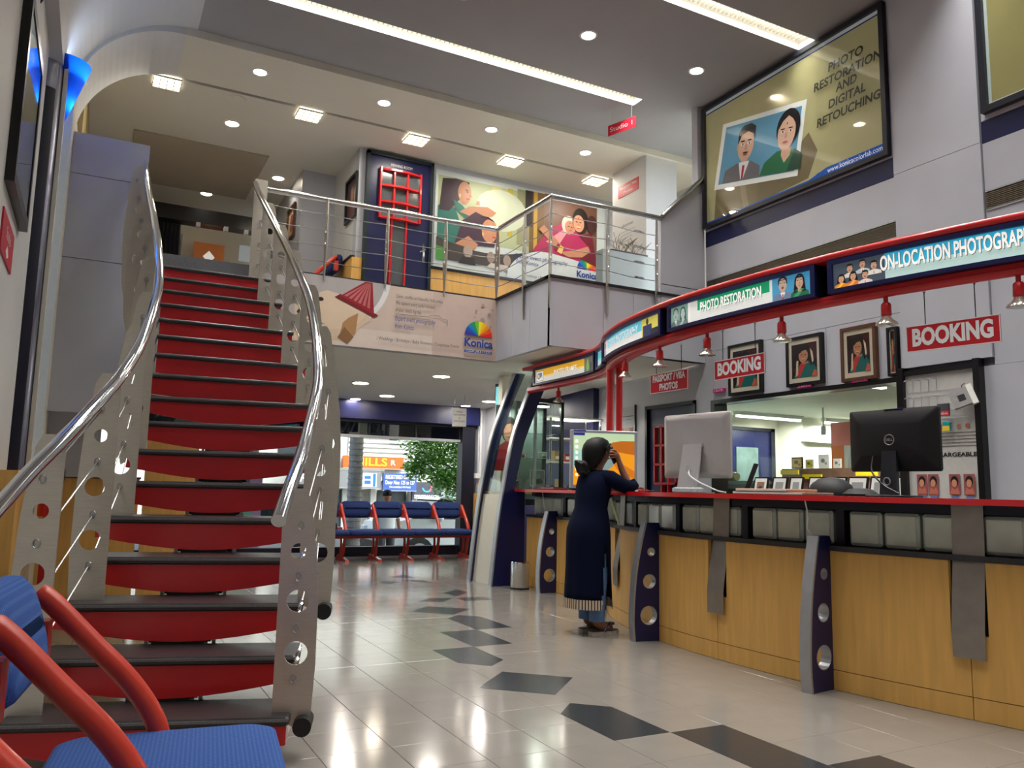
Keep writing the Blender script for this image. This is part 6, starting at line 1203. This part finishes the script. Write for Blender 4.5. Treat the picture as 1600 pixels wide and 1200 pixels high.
for x in (3.0,4.4): obj('upper_window', MB().box(x, x+.9, 21.95, 22.0, 1.8, 2.8), mat('dark_window', (60,62,66), .2, noise=.1), bd)
def shop_sign(name, x0, x1, z0, z1, y, bgc, lines, label, extra=None):
    t = thing(name, label, 'sign', ((x0+x1)/2, y, z0), 'shop signs across the street'); T = FACE_CAM((x0+x1)/2, y, (z0+z1)/2); w_, h_ = x1-x0, z1-z0
    obj('board', MB().box(-w_/2,w_/2,-h_/2,h_/2,-.1,0,T), pm(bgc), t); obj('edge', MB().box(-w_/2,w_/2,-h_/2-.02,-h_/2,-.1,.01,T), M['alu'], t)
    for sx in (-.35,.35): obj('bracket', MB().box(sx*w_-.03,sx*w_+.03,-.03,.03,-(22.02-y),-.1,T), M['black_matt'], t)
    for s_, size, px, pz, fit, c_ in lines: text('lettering', s_, size, T, pm(c_), t, fit=fit, pos=(px,pz), lift=.01, bold=.02)
    if extra: art('emblem', extra, T, t, lift=.006)
    return t
shop_sign('orange_shop_sign', 6.15, 7.9, 1.55, 1.88, 21.85, (232,96,24), [('MILLS', .3, -.1, 0, .95, (250,214,30)), ('R', .2, .55, 0, .14, (240,236,230))], 'orange shop sign with yellow letters behind the palm trunk')
shop_sign('grey_shop_sign', 4.6, 7.15, 1.0, 1.46, 21.55, (128,126,128), [('YA', .36, -.95, .02, .42, (240,240,240))], 'grey shop sign with white letters left of the palm trunk', [(R(.75,-.2,1.15,.18),(240,240,244)),(R(.8,-.12,.98,-.02),(40,100,190)),(R(.8,.02,.98,.1),(40,100,190)),(R(1.04,-.19,1.12,.17),(40,110,200))])
shop_sign('blue_notice_board', 7.2, 8.18, .95, 1.42, 21.5, (58,86,160), [('REGISTERED OFFICES', .15, 0, .13, .86, (240,240,240)), ('Door Nos: 125 to 137', .15, 0, -.02, .86, (240,240,240)), ('(Nungambakkam High Road)', .08, 0, -.14, .62, (230,230,235))], 'blue board about registered offices across the street')
shop_sign('spectacles_sign', 8.1, 8.98, .68, 1.2, 21.6, (70,66,78), [('SPECSMAKERS', .14, 0, -.16, .76, (244,244,244))], 'dark spectacle shop sign with a round logo', [(E(0,.1,.15,.13,18,180,360)+E(0,.1,.1,.09,18,180,360)[::-1],(60,180,200)),(E(.04,.1,.12,.13,12,290,400)+E(.04,.1,.07,.09,12,290,400)[::-1],(214,90,90))])
for i, x in enumerate((5.5,)):
    t = thing('air_conditioner', 'white outdoor air conditioner above the grey shop sign', 'air conditioner', (x,21.7,1.65)); obj('case', MB().cbox(x-.25,x+.2,21.45,21.8,1.6,2.0,.02), M['white'], t); obj('fan_grille', MB().lathe([(0,0),(.13,0),(.14,.01)], (0,0,0), 16, Matrix.Translation((x-.03,21.44,1.8)) @ Matrix.Rotation(math.pi/2,4,'X')), mat('grey_grille', (120,120,118), .6, noise=.2, nscale=80), t)
# palm trunk
pt = thing('palm_tree', 'grey ringed palm trunk standing in the street in front of the signs', 'palm', (4.76,16,SZ)); pr = []
for k in range(60): z = SZ+k*.12; pr += [(.16-.0006*k, z-SZ), (.145-.0006*k, z-SZ+.1)]
obj('trunk', MB().lathe(pr, (4.76,16,SZ), 18), mat('palm_bark', (140,134,130), .9, noise=.2, nscale=8, stretch=(1,1,6)), pt, smooth=False)
fr_ = MB()
for k in range(12):
    a = 2*math.pi*k/12; P = [Vector((4.76+math.cos(a)*r_, 16+math.sin(a)*r_, 6.5+.7*r_-.35*r_*r_)) for r_ in (0,.6,1.2,1.8,2.4)]
    for p, q in zip(P, P[1:]):
        s_ = Vector((-math.sin(a), math.cos(a), 0))*.25; fr_.add([p-s_, p+s_, q+s_*.8, q-s_*.8], [(0,1,2,3)])
obj('frond', fr_, mat('palm_green', (70,104,44), .7, noise=.2), pt, kind='stuff')
# neem tree
tree = thing('street_tree', 'leafy green tree filling the right side of the street window', 'tree', (7.35,15.6,SZ)); tb = MB(); tb.tube(spline([(7.35,15.6,SZ),(7.3,15.6,.4),(7.1,15.5,1.1),(6.9,15.4,2.0),(6.7,15.3,3.2)],5), [.05]*11+[.035]*10, 10)
br_ = [((7.25,15.6,.5),(6.95,15.3,.85),(6.6,15.2,1.1)),((7.1,15.5,1.1),(6.5,15.3,1.5),(5.9,15.2,1.6)),((7.0,15.5,1.5),(7.5,15.6,2.0),(7.9,15.7,2.3)),((6.9,15.4,1.9),(6.2,15.2,2.3),(5.6,15.1,2.6)),((7.2,15.55,.8),(7.0,15.2,1.0),(6.85,14.9,1.05))]
for b in br_: tb.tube(spline(b,4), [.03]*4+[.02]*3+[.012]*2, 8)
obj('trunk', tb, mat('tree_bark', (70,58,48), .9, noise=.3, nscale=20), tree, smooth=True)
random.seed(21)
clumps = [(6.55,15.2,1.15,.38),(6.0,15.2,1.6,.42),(5.75,15.2,1.45,.25),(6.5,15.3,1.75,.5),(7.0,15.3,1.5,.45),(7.3,15.4,1.1,.35),(6.9,15.2,2.1,.5),(6.2,15.2,2.2,.5),(7.5,15.5,1.9,.5),(5.8,15.1,2.0,.4),(6.8,15.0,1.25,.35),(7.6,15.6,2.6,.6),(6.7,15.3,2.9,.7),(5.7,15.2,2.7,.5),(6.9,15.2,.95,.25),(7.9,15.6,1.5,.45),(6.25,15.1,1.3,.25)]
def leaf_mat(name, col):
    m = mat(name, col, .55, noise=.15, nscale=6); t_ = m.node_tree; b_ = t_.nodes['Principled BSDF']; tr_ = t_.nodes.new('ShaderNodeBsdfTranslucent'); tr_.inputs[0].default_value = lin(tuple(min(255, int(v*1.15)) for v in col)); mx_ = t_.nodes.new('ShaderNodeMixShader'); mx_.inputs[0].default_value = .5
    t_.links.new(b_.outputs[0], mx_.inputs[1]); t_.links.new(tr_.outputs[0], mx_.inputs[2]); t_.links.new(mx_.outputs[0], t_.nodes['Material Output'].inputs[0]); return m
for gi, gc in enumerate(((120,176,72), (164,206,112), (84,136,52))):
    lf_ = MB()
    for (cx,cy,cz,r_) in clumps:
        for k in range(int(900*r_)):
            d = Vector((random.gauss(0,1),random.gauss(0,1)*.8,random.gauss(0,.8))); d = d.normalized()*r_*random.uniform(.25,1.08); p = Vector((cx,cy,cz))+d
            a = random.uniform(0,6.28); tlt = random.uniform(-.9,.5); L_ = random.uniform(.06,.12); wv = Vector((math.cos(a),math.sin(a),tlt)).normalized(); sd_ = wv.cross(Vector((random.uniform(-.3,.3),random.uniform(-.3,.3),1))).normalized()*L_*.28
            lf_.add([p,p+wv*L_*.5+sd_,p+wv*L_,p+wv*L_*.5-sd_], [(0,1,2,3)])
    obj('foliage', lf_, leaf_mat('leaf_green_%d' % gi, gc), tree, kind='stuff')
# cars
def car(x, y, cols, label, flip=1):
    t = thing('parked_car', label, 'car', (x,y,SZ), 'parked cars'); f = flip
    pf = [(-2.05,.28),(-2.08,.62),(-1.95,.86),(-1.2,.98),(-.55,1.40),(.75,1.43),(1.45,1.0),(1.98,.9),(2.08,.6),(2.05,.28)]
    fn = lambda u,v,q: Vector((x+u*f, y+q, SZ+v))
    obj('body', MB().plate([(-2.05,.28),(-2.08,.62),(-1.95,.86),(-1.2,.97),(1.45,.99),(1.98,.9),(2.08,.6),(2.05,.28)], [], fn, -.8, .8), mat('car_paint_%d' % cols[0], cols, .25, noise=.03, coat=.6), t)
    obj('cabin', MB().plate([(-1.2,.96),(-.55,1.38),(.75,1.41),(1.45,.98)], [], fn, -.68, .68), mat('car_glass', (40,48,54), .08, noise=.05), t)
    obj('roof', MB().plate([(-.6,1.37),(-.5,1.42),(.7,1.45),(.82,1.39)], [], fn, -.66, .66), mat('car_paint_%d' % cols[0], cols, .25), t)
    obj('window_pillar', MB().box(x-.04,x+.04,y-.69,y-.66,SZ+.95,SZ+1.4), mat('car_paint_%d' % cols[0], cols, .25), t)
    for u in (-1.3,1.3):
        for yy in (-.82,.82): wl_ = obj('wheel', MB().tube([(x+u*f,y+yy-.09,SZ+.31),(x+u*f,y+yy+.09,SZ+.31)], .31, 18), M['rubber'], t); obj('hub', MB().tube([(x+u*f,y+yy-.1,SZ+.31),(x+u*f,y+yy+.1,SZ+.31)], .19, 14), M['alu'], wl_)
    for yy in (-.62,.62): obj('tail_lamp', MB().box(*(sorted((x-2.1*f,x-1.9*f))),y+yy-.17,y+yy+.17,SZ+.66,SZ+.84), pm((180,20,34)), t); obj('head_lamp', MB().box(*(sorted((x+1.9*f,x+2.09*f))),y+yy-.17,y+yy+.17,SZ+.66,SZ+.8), pm((220,224,226)), t)
    obj('mirror', MB().ell((x+.85*f,y-.9,SZ+1.0),(.08,.1,.07)), mat('car_paint_%d' % cols[0], cols, .25), t, smooth=True)
    for zz in (.45,): obj('bumper', MB().box(*(sorted((x-2.14*f,x-2.0*f))),y-.75,y+.75,SZ+.3,SZ+.52).box(*(sorted((x+2.0*f,x+2.13*f))),y-.75,y+.75,SZ+.3,SZ+.52), M['black_matt'], t)
car(7.5, 16.9, (226,228,230), 'white car parked beyond the window at the right', -1)
car(2.4, 16.6, (216,214,216), 'silver white car with red tail lamps parked behind the bench at the left', -1)
car(-2.2, 16.6, (150,40,44), 'red car parked far left in the street, seen through the stair')
# pedestrian
pd = thing('pedestrian', 'pedestrian in a white shirt standing in the street behind the bench', 'person', (5.05,14.8,SZ)); TQ = Matrix.Translation((5.05,14.8,SZ+.02)) @ Matrix.Scale(.98,4)
V = [(0,0,.86),(0,0,1.02),(0,0,1.2),(0,0,1.33),(0,0,1.38),(0,0,1.47),(0,0,1.53),(.17,0,1.28),(.24,0,1.02),(.26,-.06,.8),(-.17,0,1.28),(-.24,0,1.02),(-.25,-.06,.8),(.09,0,.8),(.1,0,.45),(.1,0,.07),(.1,-.12,.03),(-.09,0,.8),(-.1,0,.45),(-.1,0,.07),(-.1,-.12,.03)]
skin_body('body', V, [(0,1),(1,2),(2,3),(3,4),(4,5),(5,6),(2,7),(7,8),(8,9),(2,10),(10,11),(11,12),(0,13),(13,14),(14,15),(15,16),(0,17),(17,18),(18,19),(19,20)], [.12,.11,.12,.06,.05,.09,.075,.055,.042,.03,.055,.042,.03,.085,.06,.04,.03,.085,.06,.04,.03], TQ, skin_m, pd)
rs = [[TQ @ Vector((rx*math.cos(2*math.pi*k/18), ry*math.sin(2*math.pi*k/18), z)) for k in range(18)] for z, rx, ry in ((1.36,.07,.06),(1.32,.17,.09),(1.2,.21,.13),(1.0,.18,.13),(.82,.19,.14))]
obj('shirt', MB().loft(rs, cap=False), pm((216,218,220)), pd, smooth=True)
for sx in (-1,1): obj('sleeve', MB().tube([TQ @ Vector(p) for p in ((sx*.14,0,1.29),(sx*.2,0,1.2),(sx*.235,0,1.06))], [.06,.062,.058], 12), pm((216,218,220)), pd, smooth=True)
rs = lambda sx: [[TQ @ Vector((sx*.095+r_*math.cos(2*math.pi*k/14), r_*math.sin(2*math.pi*k/14), z)) for k in range(14)] for z, r_ in ((.88,.1),(.6,.085),(.3,.07),(.06,.065))]
for sx in (-1,1): obj('trouser_leg', MB().loft(rs(sx), cap=False), pm((60,62,70)), pd, smooth=True)
obj('hair', MB().ell((0,.012,1.53),(.1,.1,.085),14,9,TQ), hair_m, pd, smooth=True)
t = thing('street_mural', 'colourful pink and yellow hoarding in the street, seen between the stair treads', 'hoarding', (2.0,13.6,-.05)); T = FACE_CAM(1.75,13.6,.35); obj('board', MB().box(-.55,.75,-.4,.95,-.04,0,T), pm((206,150,190)), t); art('print', [(R(-.55,.2,.75,.95),(190,150,190)),(E(.2,.6,.3,.25),(236,214,90)),(E(-.2,.5,.22,.3),(170,70,110)),(E(.5,.4,.18,.22),(120,180,150)),(R(-.55,0,.75,.2),(220,200,206))], T, t); obj('post', MB().box(-.5,-.45,-.4,0,-.03,-.01,T).box(.65,.7,-.4,0,-.03,-.01,T), M['alu'], t)
